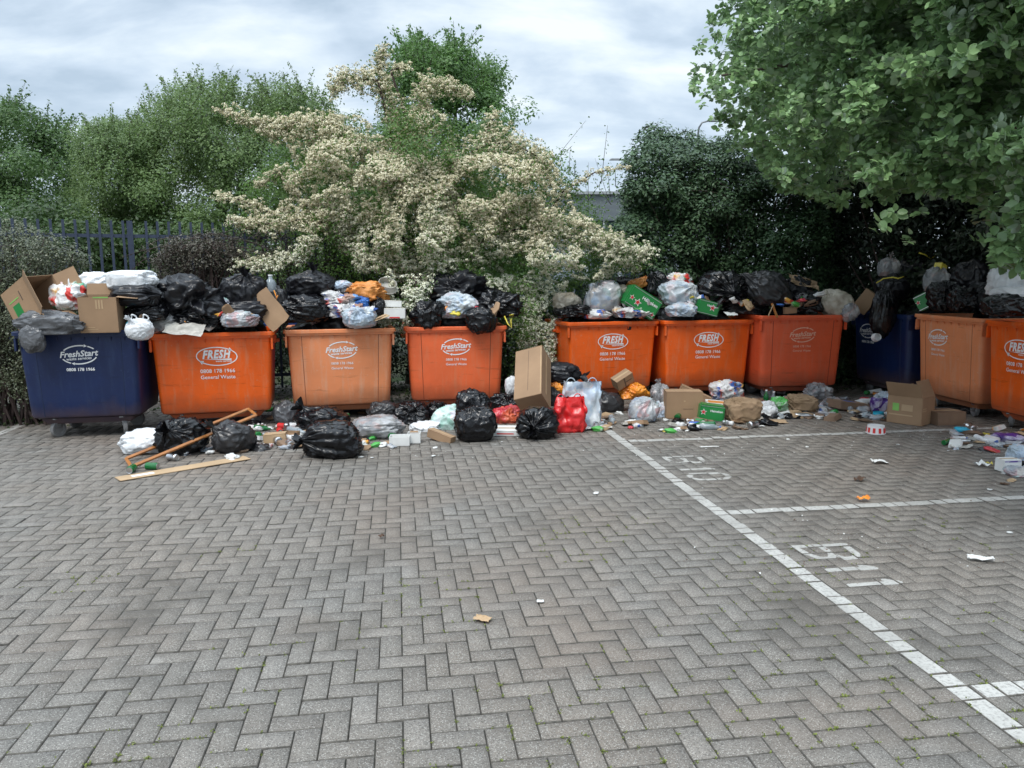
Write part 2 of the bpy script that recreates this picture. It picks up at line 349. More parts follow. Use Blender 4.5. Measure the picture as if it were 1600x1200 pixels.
def glyphs(strokes, u_off, name):
    st = .004; xs = np.arange(.1, .6, st); ys = np.arange(-.95, .1, st); gx, gy = np.meshgrid(xs, ys); p = np.stack([gx.ravel(), gy.ravel()], 1)
    d = np.min([seg(a, c_, p) for a, c_ in strokes], 0); p = p[d < .023]; u = p[:, 1]+u_off; v = p[:, 0]
    keepx, keepu, ids = [], [], []
    for n_ in range(len(BL)):
        w_ = (v > x0[n_]+.004) & (v+st < x1[n_]-.004) & (u > y0[n_]+.004) & (u+st < y1[n_]-.004)
        if BL[n_, 0] > -1 and BL[n_, 0] < 8 and w_.any():
            keepx.append(v[w_]); keepu.append(u[w_]); ids.append(np.full(w_.sum(), n_))
    v = np.concatenate(keepx); u = np.concatenate(keepu); idx = np.concatenate(ids)
    w_ = np.array([noise.noise(Vector((a*9, c_*9, 3)))+.5*noise.noise(Vector((a*40, c_*40, 1))) for a, c_ in zip(v, u)]) < .48
    v, u, idx = v[w_], u[w_], idx[w_]
    Q = blk_quads(v, v+st, u, u+st, 0, idx, .0013)
    o = np_mesh(name, Q.reshape(-1, 3), np.arange(len(v)*4).reshape(-1, 4), paint); o['kind'] = 'structure'; return o
Bs = [((.16, 0), (.5, 0)), ((.16, 0), (.18, -.13)), ((.5, 0), (.48, -.16)), ((.33, 0), (.33, -.16)), ((.18, -.13), (.22, -.21)), ((.22, -.21), (.29, -.21)), ((.29, -.21), (.33, -.15)), ((.33, -.15), (.37, -.22)), ((.37, -.22), (.44, -.22)), ((.44, -.22), (.48, -.16))]
One = lambda u: [((.17, u), (.45, u)), ((.45, u), (.4, u+.035))]
Zero = [((.2, -.6), (.44, -.6)), ((.44, -.6), (.48, -.66)), ((.48, -.66), (.48, -.72)), ((.48, -.72), (.43, -.78)), ((.43, -.78), (.2, -.78)), ((.2, -.78), (.16, -.73)), ((.16, -.73), (.16, -.65)), ((.16, -.65), (.2, -.6))]
props(glyphs(Bs+One(-.45)+Zero, 1.66, 'bay_number'), 'white painted B10 lettering on the block paving')
props(glyphs(Bs+One(-.38)+One(-.6), -.73, 'bay_number'), 'white painted B11 lettering on the block paving')
# moss tufts in the joints
mp_ = []
for n_ in range(36000):
    k = rng.integers(len(BL)); e = rng.integers(4); t = rng.random()
    a = x0[k]+(x1[k]-x0[k])*t if e < 2 else (x0[k] if e == 2 else x1[k]); c_ = y0[k]+(y1[k]-y0[k])*t if e >= 2 else (y0[k] if e == 0 else y1[k])
    w_ = pav(a, c_)
    if not (-3.5 < w_.x < 3 and 1.8 < w_.y < 5.2): continue
    f_ = noise.noise(Vector((w_.x*1.3+5, w_.y*1.3, .5)))+.35*noise.noise(Vector((w_.x*5, w_.y*5, 4)))-abs(w_.x-.45)*.14-(w_.y-2.7)*.08
    if f_ > -.2: mp_.append((w_.x, w_.y))
mp_ = np.array(mp_)

# ---------------------------------------------------------------- leaf clouds
LEAF = (np.array([(0, 0, 0), (.26, .42, .05), (0, 1, -.08), (-.26, .42, .05), (0, .45, -.03)]), np.array([(0, 1, 2, 4), (0, 4, 2, 3)]))
OVAL = (np.array([(0, 0, 0), (.27, .2, .05), (.36, .52, .07), (.2, .85, .0), (0, 1, -.09), (-.2, .85, .0), (-.36, .52, .07), (-.27, .2, .05), (0, .5, -.02)]),
        np.array([(0, 1, 2, 8), (8, 2, 3, 4), (8, 4, 5, 6), (0, 8, 6, 7)]))
DIA = (np.array([(0, 0, 0), (.3, .5, 0.04), (0, 1, 0), (-.3, .5, -.04)]), np.array([(0, 1, 2, 3)]))
PENTA = (np.array([(math.cos(a)*.5, math.sin(a)*.5, .0) for a in np.arange(6)*math.pi/3]+[(0, 0, .12)]), np.array([(6, 0, 1, 2), (6, 2, 3, 4), (6, 4, 5, 0)]))
def unit(a): return a/np.maximum(1e-9, np.linalg.norm(a, axis=1, keepdims=True))
def leaf_cloud(name, pts, nrm, size, tmpl, mat, parent=None, tdir=None):
    tv, tf = tmpl; n = len(pts); nrm = unit(nrm)
    t = rng.normal(size=(n, 3)) if tdir is None else tdir+rng.normal(size=(n, 3))*.35
    t = unit(t-(t*nrm).sum(1, keepdims=True)*nrm); s_ = np.cross(t, nrm)
    size = np.broadcast_to(size, (n,)) if np.ndim(size) else np.full(n, size)
    V = pts[:, None, :]+size[:, None, None]*(tv[None, :, 0:1]*s_[:, None, :]+tv[None, :, 1:2]*t[:, None, :]+tv[None, :, 2:3]*nrm[:, None, :])
    F = (np.arange(n)*len(tv))[:, None, None]+tf[None]
    return np_mesh(name, V.reshape(-1, 3), F.reshape(-1, tf.shape[1]), mat, parent)
def pip(poly, q):
    poly = np.array(poly, float); x, y = q[:, 0], q[:, 1]; ins = np.zeros(len(q), bool); dist = np.full(len(q), 1e9)
    for i in range(len(poly)):
        a = poly[i]; b_ = poly[(i+1) % len(poly)]
        c_ = ((a[1] > y) != (b_[1] > y)) & (x < (b_[0]-a[0])*(y-a[1])/((b_[1]-a[1]) or 1e-9)+a[0]); ins ^= c_
        dist = np.minimum(dist, seg(a, b_, q))
    return ins, dist
def P_np(q, Y):
    X = (q[:, 0]-800)/FOC; Yc = -(q[:, 1]-600)/FOC; ry = CP+Yc*SP; t = Y/ry
    return np.stack([X*t, Y, H+(-SP+Yc*CP)*t], 1)
def crown(poly, Yf, T, n, E, front=.5, hole=0.0, hs=1.2, seed=0, lump=.8):
    """n clump centres inside the outline, at distance Yf(px,py), thickness +-T, rounded off towards the outline"""
    poly = np.array(poly, float); lo, hi = poly.min(0), poly.max(0); out = []
    while len(out) < n:
        q = lo+rng.random((n*3, 2))*(hi-lo); ins, d = pip(poly, q); q, d = q[ins], d[ins]
        s_ = np.clip(d/E, 0, 1); half = T*np.sqrt(np.maximum(0, 1-(1-s_)**2))+.02
        r = rng.random(len(q)); shell = rng.random(len(q)) < front
        off = np.where(shell, -1+.25*r, -1+2*r)*half
        bmp = np.array([noise.noise(Vector((a/70., c_/55., seed+.5)))+.5*noise.noise(Vector((a/30., c_/26., seed+9))) for a, c_ in q])*T*lump
        w = P_np(q, Yf(q[:, 0], q[:, 1])+off+bmp)
        if hole:
            nz = np.array([noise.noise(Vector(p*hs)+Vector((seed, 0, 0))) for p in w]); w = w[nz > -hole]
        out += list(w)
    return np.array(out[:n])
def clump_leaves(cen, k, rc, up=.6, spread=.7, flat=.75):
    n = len(cen)*k; d = unit(rng.normal(size=(n, 3))); r = rc*(.35+.65*rng.random((n, 1)))
    c = np.repeat(cen, k, 0); rcv = d*r*np.array([1, 1, flat])
    nrm = d*spread+np.array([0, 0, up])+rng.normal(size=(n, 3))*.3+np.array([0, -.25, 0])
    return c+rcv, nrm
def sprigs(bases, L_, k, up=.8):
    """short leafy shoots standing out of the crown: returns leaf points, directions and shoot lines"""
    pts, dirs, lines = [], [], []
    for b_ in bases:
        d = unit(np.array([[rng.normal()*.5, rng.normal()*.4, up]]))[0]; Ls = L_*(.5+rng.random())
        e = b_+d*Ls; lines.append((b_, e))
        for i in range(k):
            f_ = (i+.5)/k; pts.append(b_+d*Ls*f_+rng.normal(size=3)*.012*Ls/.3); dirs.append(d*.6+rng.normal(size=3)*.7)
    return np.array(pts), np.array(dirs), lines
def tree_obj(name, base, label, cat, group=None): return empty(name, base, label, cat, group)
def child_at(o, root):
    o.parent = root; o.matrix_parent_inverse = Matrix.Translation(-Vector(root.location)); return o
def limbs(base, top, targets, r0, mat, root, nm='trunk'):
    mb = MB(); base = Vector(base); top = Vector(top)
    pts = [base.lerp(top, i/5)+Vector((random.uniform(-.06, .06), random.uniform(-.06, .06), 0))*(i > 0) for i in range(6)]
    mb.tube(pts, [r0*(1-.1*i) for i in range(6)], 10); t = mb.obj(nm, mat, smooth=True); child_at(t, root)
    mb = MB()
    for q in targets:
        q = Vector(q); s0 = base.lerp(top, random.uniform(.45, 1)); mid_ = s0.lerp(q, .5)+Vector((random.uniform(-.2, .2), random.uniform(-.2, .2), random.uniform(.0, .3)))*(q-s0).length*.3
        pp = [s0, s0.lerp(mid_, .5)+Vector((0, 0, .03)), mid_, mid_.lerp(q, .5), q]
        mb.tube(pp, [r0*.45, r0*.36, r0*.26, r0*.16, r0*.06], 6)
    if targets is not None and len(targets): child_at(mb.obj('limb', mat, smooth=True), root)
    return root
cst = lambda y: (lambda a, b_: np.full(len(a), float(y)))
#@@VEG
# ---- trees beyond the fence
GD1 = leafmat('dark_tree_leaf', (.035, .075, .024), (.1, .18, .05), .5, .3)
GD2 = leafmat('willow_leaf', (.065, .11, .038), (.155, .235, .075), .5, .35)
GD3 = leafmat('maple_leaf', (.045, .1, .028), (.12, .225, .06), .45, .35)
def far_tree(label, poly, Y, T, n, k, rc, ls, mat, tb, tt, group='trees growing beyond the fence', spr=0, sl=.5, tmpl=LEAF, name='tree', hole=.35, r0=.16):
    Yf = cst(Y) if not callable(Y) else Y
    cen = crown(poly, Yf, T, n, 45, hole=hole, hs=.55)
    base = G(*tb) if len(tb) == 2 else Vector(tb)
    Yc = float(Yf(np.array([tt[0]]), np.array([tt[1]]))[0]); topp = P(tt[0], tt[1], Yc); base = Vector((topp.x, Yc, 0))
    root = tree_obj(name, base, label, 'tree', group)
    p, nr = clump_leaves(cen, k, rc)
    if spr:
        pl = np.array(poly, float); topi = cen[np.argsort(-cen[:, 2]/cen[:, 1])][:max(10, len(cen)//5)]
        bb = topi[rng.integers(len(topi), size=spr)]; sp_, sdv, ln = sprigs(bb, sl, 34)
        p = np.concatenate([p, sp_]); nr = np.concatenate([nr, sdv]); mbs = MB()
        for a_, e_ in ln: mbs.tube([a_, e_], [.006, .003], 3)
        child_at(mbs.obj('twigs', TWIG), root)['kind'] = 'stuff'
    child_at(leaf_cloud('crown', p, nr, ls*(.7+.6*rng.random(len(p))), tmpl, mat), root)
    limbs(base, topp, cen[rng.integers(len(cen), size=14)], r0, BARK, root)
far_tree('dark green tree at far left beyond the blue fence', [(-90, 200), (-30, 165), (20, 158), (60, 175), (90, 190), (112, 225), (128, 280), (125, 350), (140, 440), (130, 540), (-90, 540)], 19, 2.6, 900, 100, .42, .075, GD1, (20, 530), (30, 300), spr=130, sl=.5, name='tree', hole=.22)
far_tree('olive green rounded willow bush standing left of the tallest willow', [(118, 210), (135, 195), (170, 190), (205, 195), (240, 205), (260, 300), (265, 440), (260, 540), (110, 540), (100, 400), (105, 300)], 17, 2.0, 900, 110, .36, .055, GD2, (180, 530), (185, 320), spr=130, sl=.35, name='willow')
far_tree('tall olive green willow with feathery top between the fence and the blossom tree', [(215, 185), (240, 160), (285, 130), (330, 135), (360, 128), (400, 150), (430, 128), (470, 140), (505, 160), (540, 210), (560, 330), (560, 540), (200, 540), (205, 350)], 18, 2.6, 1900, 100, .4, .06, GD2, (350, 530), (350, 300), spr=380, sl=.5, name='willow')
far_tree('tall bright green tree rising above the blossom behind it', [(570, 190), (585, 150), (618, 130), (625, 85), (655, 62), (672, 90), (700, 72), (728, 80), (740, 115), (758, 120), (778, 85), (784, 95), (780, 145), (800, 168), (832, 168), (852, 195), (858, 235), (850, 330), (860, 460), (560, 460), (560, 250)], 16.5, 1.9, 900, 80, .33, .075, GD3, (710, 520), (710, 250), spr=260, sl=.45, name='tree', hole=.14)
far_tree('low green tree between the left willow and the dark tree', [(80, 300), (120, 330), (180, 350), (260, 340), (330, 360), (380, 390), (380, 540), (-60, 540), (-60, 380), (20, 340)], 14.5, 1.0, 700, 40, .36, .085, leafmat('undergrowth_leaf', (.02, .04, .012), (.06, .11, .03), .5, .3), (150, 530), (170, 450), name='undergrowth_bush', r0=.06)
# ---- hawthorn in blossom
HL = leafmat('hawthorn_leaf', (.03, .07, .014), (.12, .22, .045), .45, .35)
m, nt, b = newmat('blossom'); g = N(nt, 'ShaderNodeNewGeometry'); tcg = N(nt, 'ShaderNodeTexCoord').outputs['Object']
sx = N(nt, 'ShaderNodeSeparateXYZ'); L(nt, tcg, sx.inputs[0])
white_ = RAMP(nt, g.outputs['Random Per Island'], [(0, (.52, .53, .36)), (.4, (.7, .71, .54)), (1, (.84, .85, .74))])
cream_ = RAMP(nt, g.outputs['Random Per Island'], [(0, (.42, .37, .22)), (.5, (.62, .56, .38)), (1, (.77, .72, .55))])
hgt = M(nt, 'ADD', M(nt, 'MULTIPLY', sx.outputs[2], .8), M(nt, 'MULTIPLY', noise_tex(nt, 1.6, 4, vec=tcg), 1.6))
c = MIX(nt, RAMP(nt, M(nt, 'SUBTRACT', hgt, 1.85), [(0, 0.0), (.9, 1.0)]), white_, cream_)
L(nt, c, b.inputs['Base Color']); b.inputs['Roughness'].default_value = .8; BLOSS = m
hbase = Vector((-1.6, 12.0, 0)); hroot = tree_obj('hawthorn_tree', hbase, 'hawthorn tree covered in cream blossom spilling over the bins', 'tree')
HY = lambda x, y: 11.5+0*x-(y > 430)*0.3
gpoly = [(385, 300), (420, 235), (470, 200), (530, 190), (590, 170), (640, 150), (700, 190), (760, 215), (830, 225), (880, 250), (890, 290), (930, 310), (960, 370), (1000, 400), (990, 430), (900, 440), (870, 480), (868, 560), (850, 620), (800, 600), (795, 500), (650, 450), (560, 440), (430, 440), (370, 430), (360, 370)]
gc = crown(gpoly, HY, 1.1, 1700, 70, hole=.3, hs=.9)
p, nr = clump_leaves(gc, 30, .24)
sprp, sdv, hl1 = sprigs(crown([(850, 240), (900, 265), (985, 300), (960, 330), (900, 320), (850, 300)], HY, .4, 16, 30), .55, 16, .5)
p = np.concatenate([p, sprp]); nr = np.concatenate([nr, sdv])
child_at(leaf_cloud('crown', p, nr, .045*(.7+.6*rng.random(len(p))), LEAF, HL), hroot)
SPR = [  # blossom-laden sprays: outline points in the photograph, distance, radius in metres, clusters
    ([(655, 300), (640, 235), (612, 170), (592, 120), (600, 75)], 10.9, .14, 420), ([(592, 125), (560, 122), (535, 118), (522, 145)], 10.8, .13, 190),
    ([(640, 240), (665, 190), (662, 135), (700, 132), (735, 152)], 11.0, .14, 330), ([(612, 110), (640, 100)], 10.9, .06, 24),
    ([(560, 240), (520, 185), (470, 190), (420, 192), (380, 185), (345, 168)], 10.6, .11, 300), ([(590, 260), (540, 215), (480, 215), (410, 200)], 10.7, .16, 300),
    ([(560, 330), (480, 320), (420, 330), (375, 310), (340, 303)], 10.4, .09, 160), ([(470, 310), (440, 262), (400, 290)], 10.5, .09, 100),
    ([(500, 340), (440, 345), (400, 350), (362, 342)], 10.3, .12, 200), ([(560, 350), (500, 345), (480, 375), (470, 400), (420, 405), (372, 412)], 10.1, .1, 260),
    ([(372, 412), (400, 418), (440, 415)], 10.1, .09, 80),
    ([(700, 260), (760, 225), (800, 222), (850, 250), (865, 290)], 10.8, .18, 380), ([(760, 205), (775, 175), (762, 215)], 10.9, .06, 40),
    ([(730, 410), (760, 370), (840, 350), (900, 370), (960, 385), (1015, 398)], 10.3, .18, 620), ([(860, 330), (880, 300), (930, 270), (985, 262)], 10.7, .05, 50),
    ([(640, 440), (645, 460), (625, 480), (600, 500), (590, 515)], 9.35, .07, 110), ([(650, 440), (655, 470), (640, 500), (628, 520)], 9.4, .06, 70),
    ([(700, 440), (705, 455), (690, 470)], 9.8, .06, 30), ([(800, 480), (830, 530), (850, 590)], 10.6, .12, 110)]
cl_pts = []; lines = []
for q, Y, r, n in SPR:
    w = np.array([P(a, b_, Y+random.uniform(-.1, .1)) for a, b_ in q]); ln = [Vector(x) for x in w]; lines.append(ln)
    sl_ = np.linalg.norm(np.diff(w, axis=0), axis=1); cum = np.concatenate([[0], np.cumsum(sl_)])/sl_.sum()
    n = int(n*1.7); t = rng.random(n); base_ = np.stack([np.interp(t, cum, w[:, k]) for k in range(3)], 1)
    taper = (.5+.7*(1-t))[:, None]; cl_pts.append(base_+rng.normal(size=(n, 3))*r*taper*np.array([.75, .75, .65]))
bulk = [([(470, 230), (540, 215), (600, 235), (700, 250), (720, 320), (700, 400), (640, 430), (560, 425), (520, 380), (480, 330), (440, 280)], 10.35, .5, 2100, .2),
        ([(590, 250), (700, 290), (740, 380), (700, 440), (600, 440), (560, 380)], 10.15, .4, 600, .05),
        ([(700, 240), (860, 240), (900, 330), (1000, 400), (1000, 425), (930, 440), (860, 430), (740, 420), (700, 330)], 10.5, .6, 1700, .03),
        ([(800, 430), (890, 430), (870, 500), (868, 590), (830, 600), (800, 540), (795, 470)], 10.5, .3, 420, .15), ([(650, 420), (800, 430), (800, 470), (660, 450)], 10.3, .3, 260, .2), ([(430, 180), (560, 180), (640, 240), (560, 300), (470, 270)], 10.6, .3, 420, .1), ([(640, 160), (700, 180), (720, 250), (640, 260)], 10.9, .3, 130, .05), ([(820, 480), (870, 470), (866, 600), (845, 620), (815, 560)], 10.4, .15, 120, .2), ([(600, 420), (680, 430), (660, 500), (600, 510)], 9.5, .15, 70, .2)]
for pl, Y, T, n, ho in bulk: cl_pts.append(crown(pl, cst(Y), T, int(n*1.7), 50, front=.7, hole=max(ho, .001), hs=3.0, seed=Y))
cc = np.concatenate(cl_pts)
kf = 17; d = unit(rng.normal(size=(len(cc)*kf, 3))+np.array([0, -.5, .6])); c3 = np.repeat(cc, kf, 0)+d*np.array([.032, .032, .024])*(.8+.4*rng.random((len(d), 1)))
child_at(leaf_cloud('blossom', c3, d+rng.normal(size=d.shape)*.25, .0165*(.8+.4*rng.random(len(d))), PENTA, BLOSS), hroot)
lp = np.repeat(cc[rng.random(len(cc)) < .45], 4, 0); lp = lp+rng.normal(size=lp.shape)*.045-np.array([0, 0, .02])
child_at(leaf_cloud('spray_leaves', lp, rng.normal(size=lp.shape)+np.array([0, -.3, .6]), .04, LEAF, HL), hroot)
mb = MB(); top_ = Vector((-1.3, 11.9, 1.6))
for i in range(4):
    a = Vector((-1.6+i*.18, 12.0+random.uniform(-.1, .1), -.05)); mb.tube([a, a.lerp(top_, .5)+Vector((random.uniform(-.15, .15), 0, 0)), top_+Vector((i*.25-.4, random.uniform(-.3, .3), 0))], [.1, .08, .06], 8)
child_at(mb.obj('trunk', BARK, smooth=True), hroot)
mb = MB()
for ln in lines:
    s0 = top_+Vector((random.uniform(-.4, .6), 0, random.uniform(-.2, .2))); e = ln[0]; mb.tube([s0, s0.lerp(e, .5)+Vector((0, .15, .12)), e], [.04, .028, .016], 6); mb.tube(ln, [.016-.011*i/(len(ln)-1) for i in range(len(ln))], 5)
for a, e in hl1: mb.tube([a, e], [.005, .002], 4)
child_at(mb.obj('branch', TWIG, smooth=True), hroot)
# ---- cotoneasters
CO = leafmat('cotoneaster_leaf', (.022, .032, .012), (.115, .13, .075), .38, .12, hi=.8)
COR = leafmat('cotoneaster_twig_leaf', (.028, .028, .018), (.1, .09, .065), .45, .1, hi=.8)
def shrub(label, poly, Yf, T, n, k, rc, ls, mat, E=60, name='shrub', tmpl=DIA, cat='shrub', hole=.3, hs=2.2, group=None, arch=0, up=.6):
    Yf = cst(Yf) if not callable(Yf) else Yf
    cen = crown(poly, Yf, T, n, E, hole=hole, hs=hs); c0 = cen.mean(0)
    root = tree_obj(name, (c0[0], c0[1], 0), label, cat, group)
    p, nr = clump_leaves(cen, k, rc, up=up)
    mb = MB(); tops = cen[np.argsort(-cen[:, 2])][:len(cen)//3]
    for q in tops[rng.integers(len(tops), size=18+arch)]:
        q = Vector(q); s0 = Vector((c0[0]+random.uniform(-.5, .5), c0[1]+random.uniform(-.2, .2), 0)); mb.tube([s0, s0.lerp(q, .55)+Vector((0, 0, .15)), q], [.018, .012, .004], 5)
    if arch:
        ex = []
        for q in tops[rng.integers(len(tops), size=arch)]:
            d = np.array([rng.normal()*.6, -.3, .25+.3*rng.random()]); pts = [q+d*t*.5+np.array([0, 0, -.28*t*t]) for t in np.linspace(0, 1, 6)]
            mb.tube([Vector(x) for x in pts], [.005]*5+[.002], 4)
            for x in pts[1:]: ex += [x+rng.normal(size=3)*.025 for _ in range(9)]
        ex = np.array(ex); p = np.concatenate([p, ex]); nr = np.concatenate([nr, rng.normal(size=ex.shape)+[0, 0, .5]])
    child_at(leaf_cloud('foliage', p, nr, ls*(.7+.6*rng.random(len(p))), tmpl, mat), root)
    child_at(mb.obj('stems', TWIG), root)
shrub('dense dark cotoneaster shrub with tiny greyish leaves left of the blue bin', [(-120, 370), (-20, 360), (40, 358), (90, 368), (125, 395), (145, 430), (175, 440), (200, 520), (180, 560), (60, 640), (45, 662), (-120, 690)], 9.05, .5, 1500, 42, .15, .027, CO, arch=60, name='cotoneaster')
shrub('cotoneaster tips poking up behind the fence at far left', [(-60, 332), (0, 335), (40, 345), (60, 370), (60, 430), (-60, 430)], 10.9, .3, 150, 40, .17, .03, CO, name='cotoneaster')
shrub('arching dark cotoneaster in front of the fence left of the blossom', [(245, 400), (275, 372), (330, 362), (370, 375), (390, 420), (385, 470), (250, 470), (240, 440)], 10.5, .35, 300, 44, .15, .028, COR, arch=70, name='cotoneaster')
shrub('purplish dark cotoneaster under the blossom tree behind the black sacks', [(400, 360), (470, 340), (540, 350), (600, 380), (640, 440), (640, 520), (400, 520), (390, 430)], 11.1, .3, 420, 44, .15, .028, COR, arch=30, name='cotoneaster')
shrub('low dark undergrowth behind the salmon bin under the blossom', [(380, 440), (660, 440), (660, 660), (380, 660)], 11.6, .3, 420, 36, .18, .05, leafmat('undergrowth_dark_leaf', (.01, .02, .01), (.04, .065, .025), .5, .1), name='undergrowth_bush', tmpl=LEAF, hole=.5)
# ---- evergreen shrub and hedge at the right
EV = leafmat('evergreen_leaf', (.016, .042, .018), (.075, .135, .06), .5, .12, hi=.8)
shrub('big dark glossy evergreen shrub behind the middle bins', [(945, 400), (962, 360), (985, 325), (972, 300), (992, 275), (980, 250), (1008, 205), (1040, 200), (1058, 222), (1080, 206), (1105, 228), (1150, 215), (1180, 245), (1230, 250), (1300, 300), (1340, 500), (1340, 600), (960, 600), (940, 480), (1000, 430), (965, 400)], lambda x, y: 12.75-(y-200)*.0012, .9, 3300, 44, .2, .062, EV, E=90, name='evergreen_shrub', tmpl=LEAF, hole=.6, hs=1.4, arch=90, up=.9)
shrub('shadowed evergreen hedge under the big tree behind the right bins', [(1280, 260), (1700, 230), (1700, 620), (1280, 620)], lambda x, y: 12.7-(x-1300)*.008, .7, 3200, 34, .26, .08, leafmat('shaded_hedge_leaf', (.008, .016, .009), (.028, .045, .024), .45, .1), E=50, name='evergreen_hedge', tmpl=LEAF, cat='hedge', hole=.5)  # leaf colour darkened to put the tree's shade into the hedge
shrub('dark hedge continuing along the right edge of the car park', [(1690, 250), (2300, 150), (2300, 680), (1690, 640)], lambda x, y: 9.4-(x-1700)*.0035, .4, 900, 26, .3, .09, leafmat('side_hedge_leaf', (.008, .016, .009), (.028, .045, .024), .45, .1), E=50, name='evergreen_hedge', tmpl=LEAF, cat='hedge', hole=.5)  # same leaf colour, with the shade already put in
shrub('dark evergreen hedge between the blossom tree and the bins', [(640, 450), (960, 430), (1000, 640), (860, 640), (800, 600), (640, 600)], 11.7, .35, 900, 34, .2, .055, EV, name='evergreen_hedge', tmpl=LEAF, cat='hedge', hole=.5)
# ---- big whitebeam at the right
WB = leafmat('whitebeam_leaf', (.06, .12, .045), (.27, .42, .18), .36, .26, under=(.2, .25, .19), hi=.9)
wroot = tree_obj('whitebeam_tree', (8.7, 10.2, 0), 'big broad leaved tree overhanging the right hand bins', 'tree')
WYf = lambda x, y: 9.3-np.clip(x-1080, 0, 900)*.0066-np.clip(260-y, 0, 400)*.0005
wpoly = [(1095, -60), (1110, 10), (1092, 60), (1088, 105), (1082, 150), (1105, 180), (1140, 205), (1160, 235), (1190, 265), (1220, 290), (1275, 300), (1285, 322), (1320, 322), (1400, 305), (1420, 285), (1450, 300), (1490, 305), (1530, 300), (1530, 350), (1565, 375), (1560, 410), (1600, 420), (1680, 440), (1800, 430), (1900, 300), (1900, -300), (1120, -300)]
wc = crown(wpoly, WYf, .8, 5400, 110, lump=1.1, front=.55, hole=.25, hs=1.6)
# rosettes: a shoot tip carrying 8 upright leaves
def rosettes(cen, k, ls, r=.06):
    n = len(cen)*k; ax = unit(rng.normal(size=(len(cen), 3))*.45+np.array([-.25, -.55, .6])); c = np.repeat(cen, k, 0); a = np.repeat(ax, k, 0)
    d = unit(rng.normal(size=(n, 3))); d = unit(d-(d*a).sum(1, keepdims=True)*a*.75)
    pts = c-a*rng.random((n, 1))*r*1.6+d*.01; nr = unit(a*.9+rng.normal(size=(n, 3))*.45+np.array([0, 0, .25]))
    return pts, nr, d
sz = np.array([.058+.03*np.clip((q[0]-2)/2.4, 0, 1) for q in wc])
p, nr, td = rosettes(wc, 11, .08)
child_at(leaf_cloud('crown', p, nr, np.repeat(sz, 11)*(.6+.7*rng.random(len(p))), OVAL, WB, tdir=td), wroot)
# upper and rear crown, largely unseen, extended and thickened to shade the bins
n = 5200; cx = np.stack([rng.uniform(2.6, 10.5, n), rng.uniform(5.5, 13.5, n), rng.uniform(3.0, 7.0, n)], 1)
e_ = ((cx[:, 0]-6.6)/3.9)**2+((cx[:, 1]-9.6)/3.9)**2+((cx[:, 2]-4.6)/2.3)**2
cx = cx[(e_ < 1) & (e_ > .45)]
cx = cx[cx[:, 0]*1.0 > cx[:, 1]*.27]
zmin = H+(430-330)/FOC*cx[:, 1]; cx = cx[cx[:, 2] > zmin+.25]
p, nr = clump_leaves(cx, 26, .32); child_at(leaf_cloud('upper_crown', p, nr, .13*(.7+.6*rng.random(len(p))), LEAF, WB), wroot)
sp_pts = [(1375, 345), (1400, 335), (1385, 352), (1440, 320), (1420, 368), (1540, 372), (1555, 395), (1595, 385), (1580, 400), (1560, 330), (1530, 330)]
sc_ = np.array([P(a, b_, 6.3) for a, b_ in sp_pts])
for q_ in sc_: p, nr, td = rosettes(q_[None], 9, .08); child_at(leaf_cloud('leafy_shoot', p, nr, .085*(.7+.5*rng.random(len(p))), OVAL, WB, tdir=td), wroot)
tg = list(wc[rng.integers(len(wc), size=26)]+np.array([.1, .5, .25]))
limbs((8.7, 10.2, -.05), (8.3, 9.9, 4.2), tg, .17, BARK, wroot)
#@@VEGEND
MO = leafmat('moss', (.08, .1, .022), (.2, .235, .06), .9, .1)
mpt = np.repeat(np.column_stack([mp_, np.full(len(mp_), -.003)]), 7, 0); mpt[:, :2] += rng.normal(size=(len(mpt), 2))*.0045; mpt[:, 2] += rng.random(len(mpt))*.006
mo = leaf_cloud('moss', mpt, rng.normal(size=mpt.shape)+[0, 0, .4], .011, DIA, MO); props(mo, kind='stuff', label='green moss and weeds growing in the paving joints', cat='moss')
# ground cover under the shrubs
n = 9000; gx = rng.uniform(-9, 8, n); gy = 8.4+(gx+6)*.22+rng.random(n)*4.0; gcp = np.stack([gx, gy, rng.random(n)*.1-.01], 1)
keep = (gx < -4.9) | (gy > 10.2+np.clip(gx, -4, 3)*.25); gcp = gcp[keep]
props(leaf_cloud('ground_cover', gcp, rng.normal(size=gcp.shape)*.5+[0, 0, .8], .06, LEAF, leafmat('ground_cover_leaf', (.015, .03, .01), (.06, .09, .03), .5, .2)), kind='stuff', label='dark leafy ground cover under the shrubs behind the bins', cat='ground cover')

# ---------------------------------------------------------------- fence, shed, lamps
FB = simple('blue_fence_paint', (.03, .042, .075), .5, var=.15, vs=20)
fl, fr = P(-160, 340, 9.45), P(420, 346, 11.15)
froot = empty('metal_fence', (fl.x, fl.y, 0), 'dark blue metal railing fence with vertical bars behind the left bins', 'fence')
dv = Vector((fr.x-fl.x, fr.y-fl.y, 0)); Lf = dv.length*1.35; dv.normalize(); ang = math.atan2(dv.y, dv.x); rotz = Matrix.Rotation(ang, 3, 'Z')
ftop = 2.42; off = Vector((fl.x, fl.y, 0))
def fch(mb, nm): return child_at(mb.obj(nm, FB, bevel=0), froot)
for z in (.25, ftop-.2):
    mb = MB(); mb.box(off+dv*Lf/2+Vector((0, 0, z)), (Lf, .03, .045), rotz); fch(mb, 'rail')
pick = None; i = 0; s_ = .07
pitchx = .139
postpos = P(202, 340, 9.9+.55); pd = (Vector((postpos.x, postpos.y, 0))-off).dot(dv)
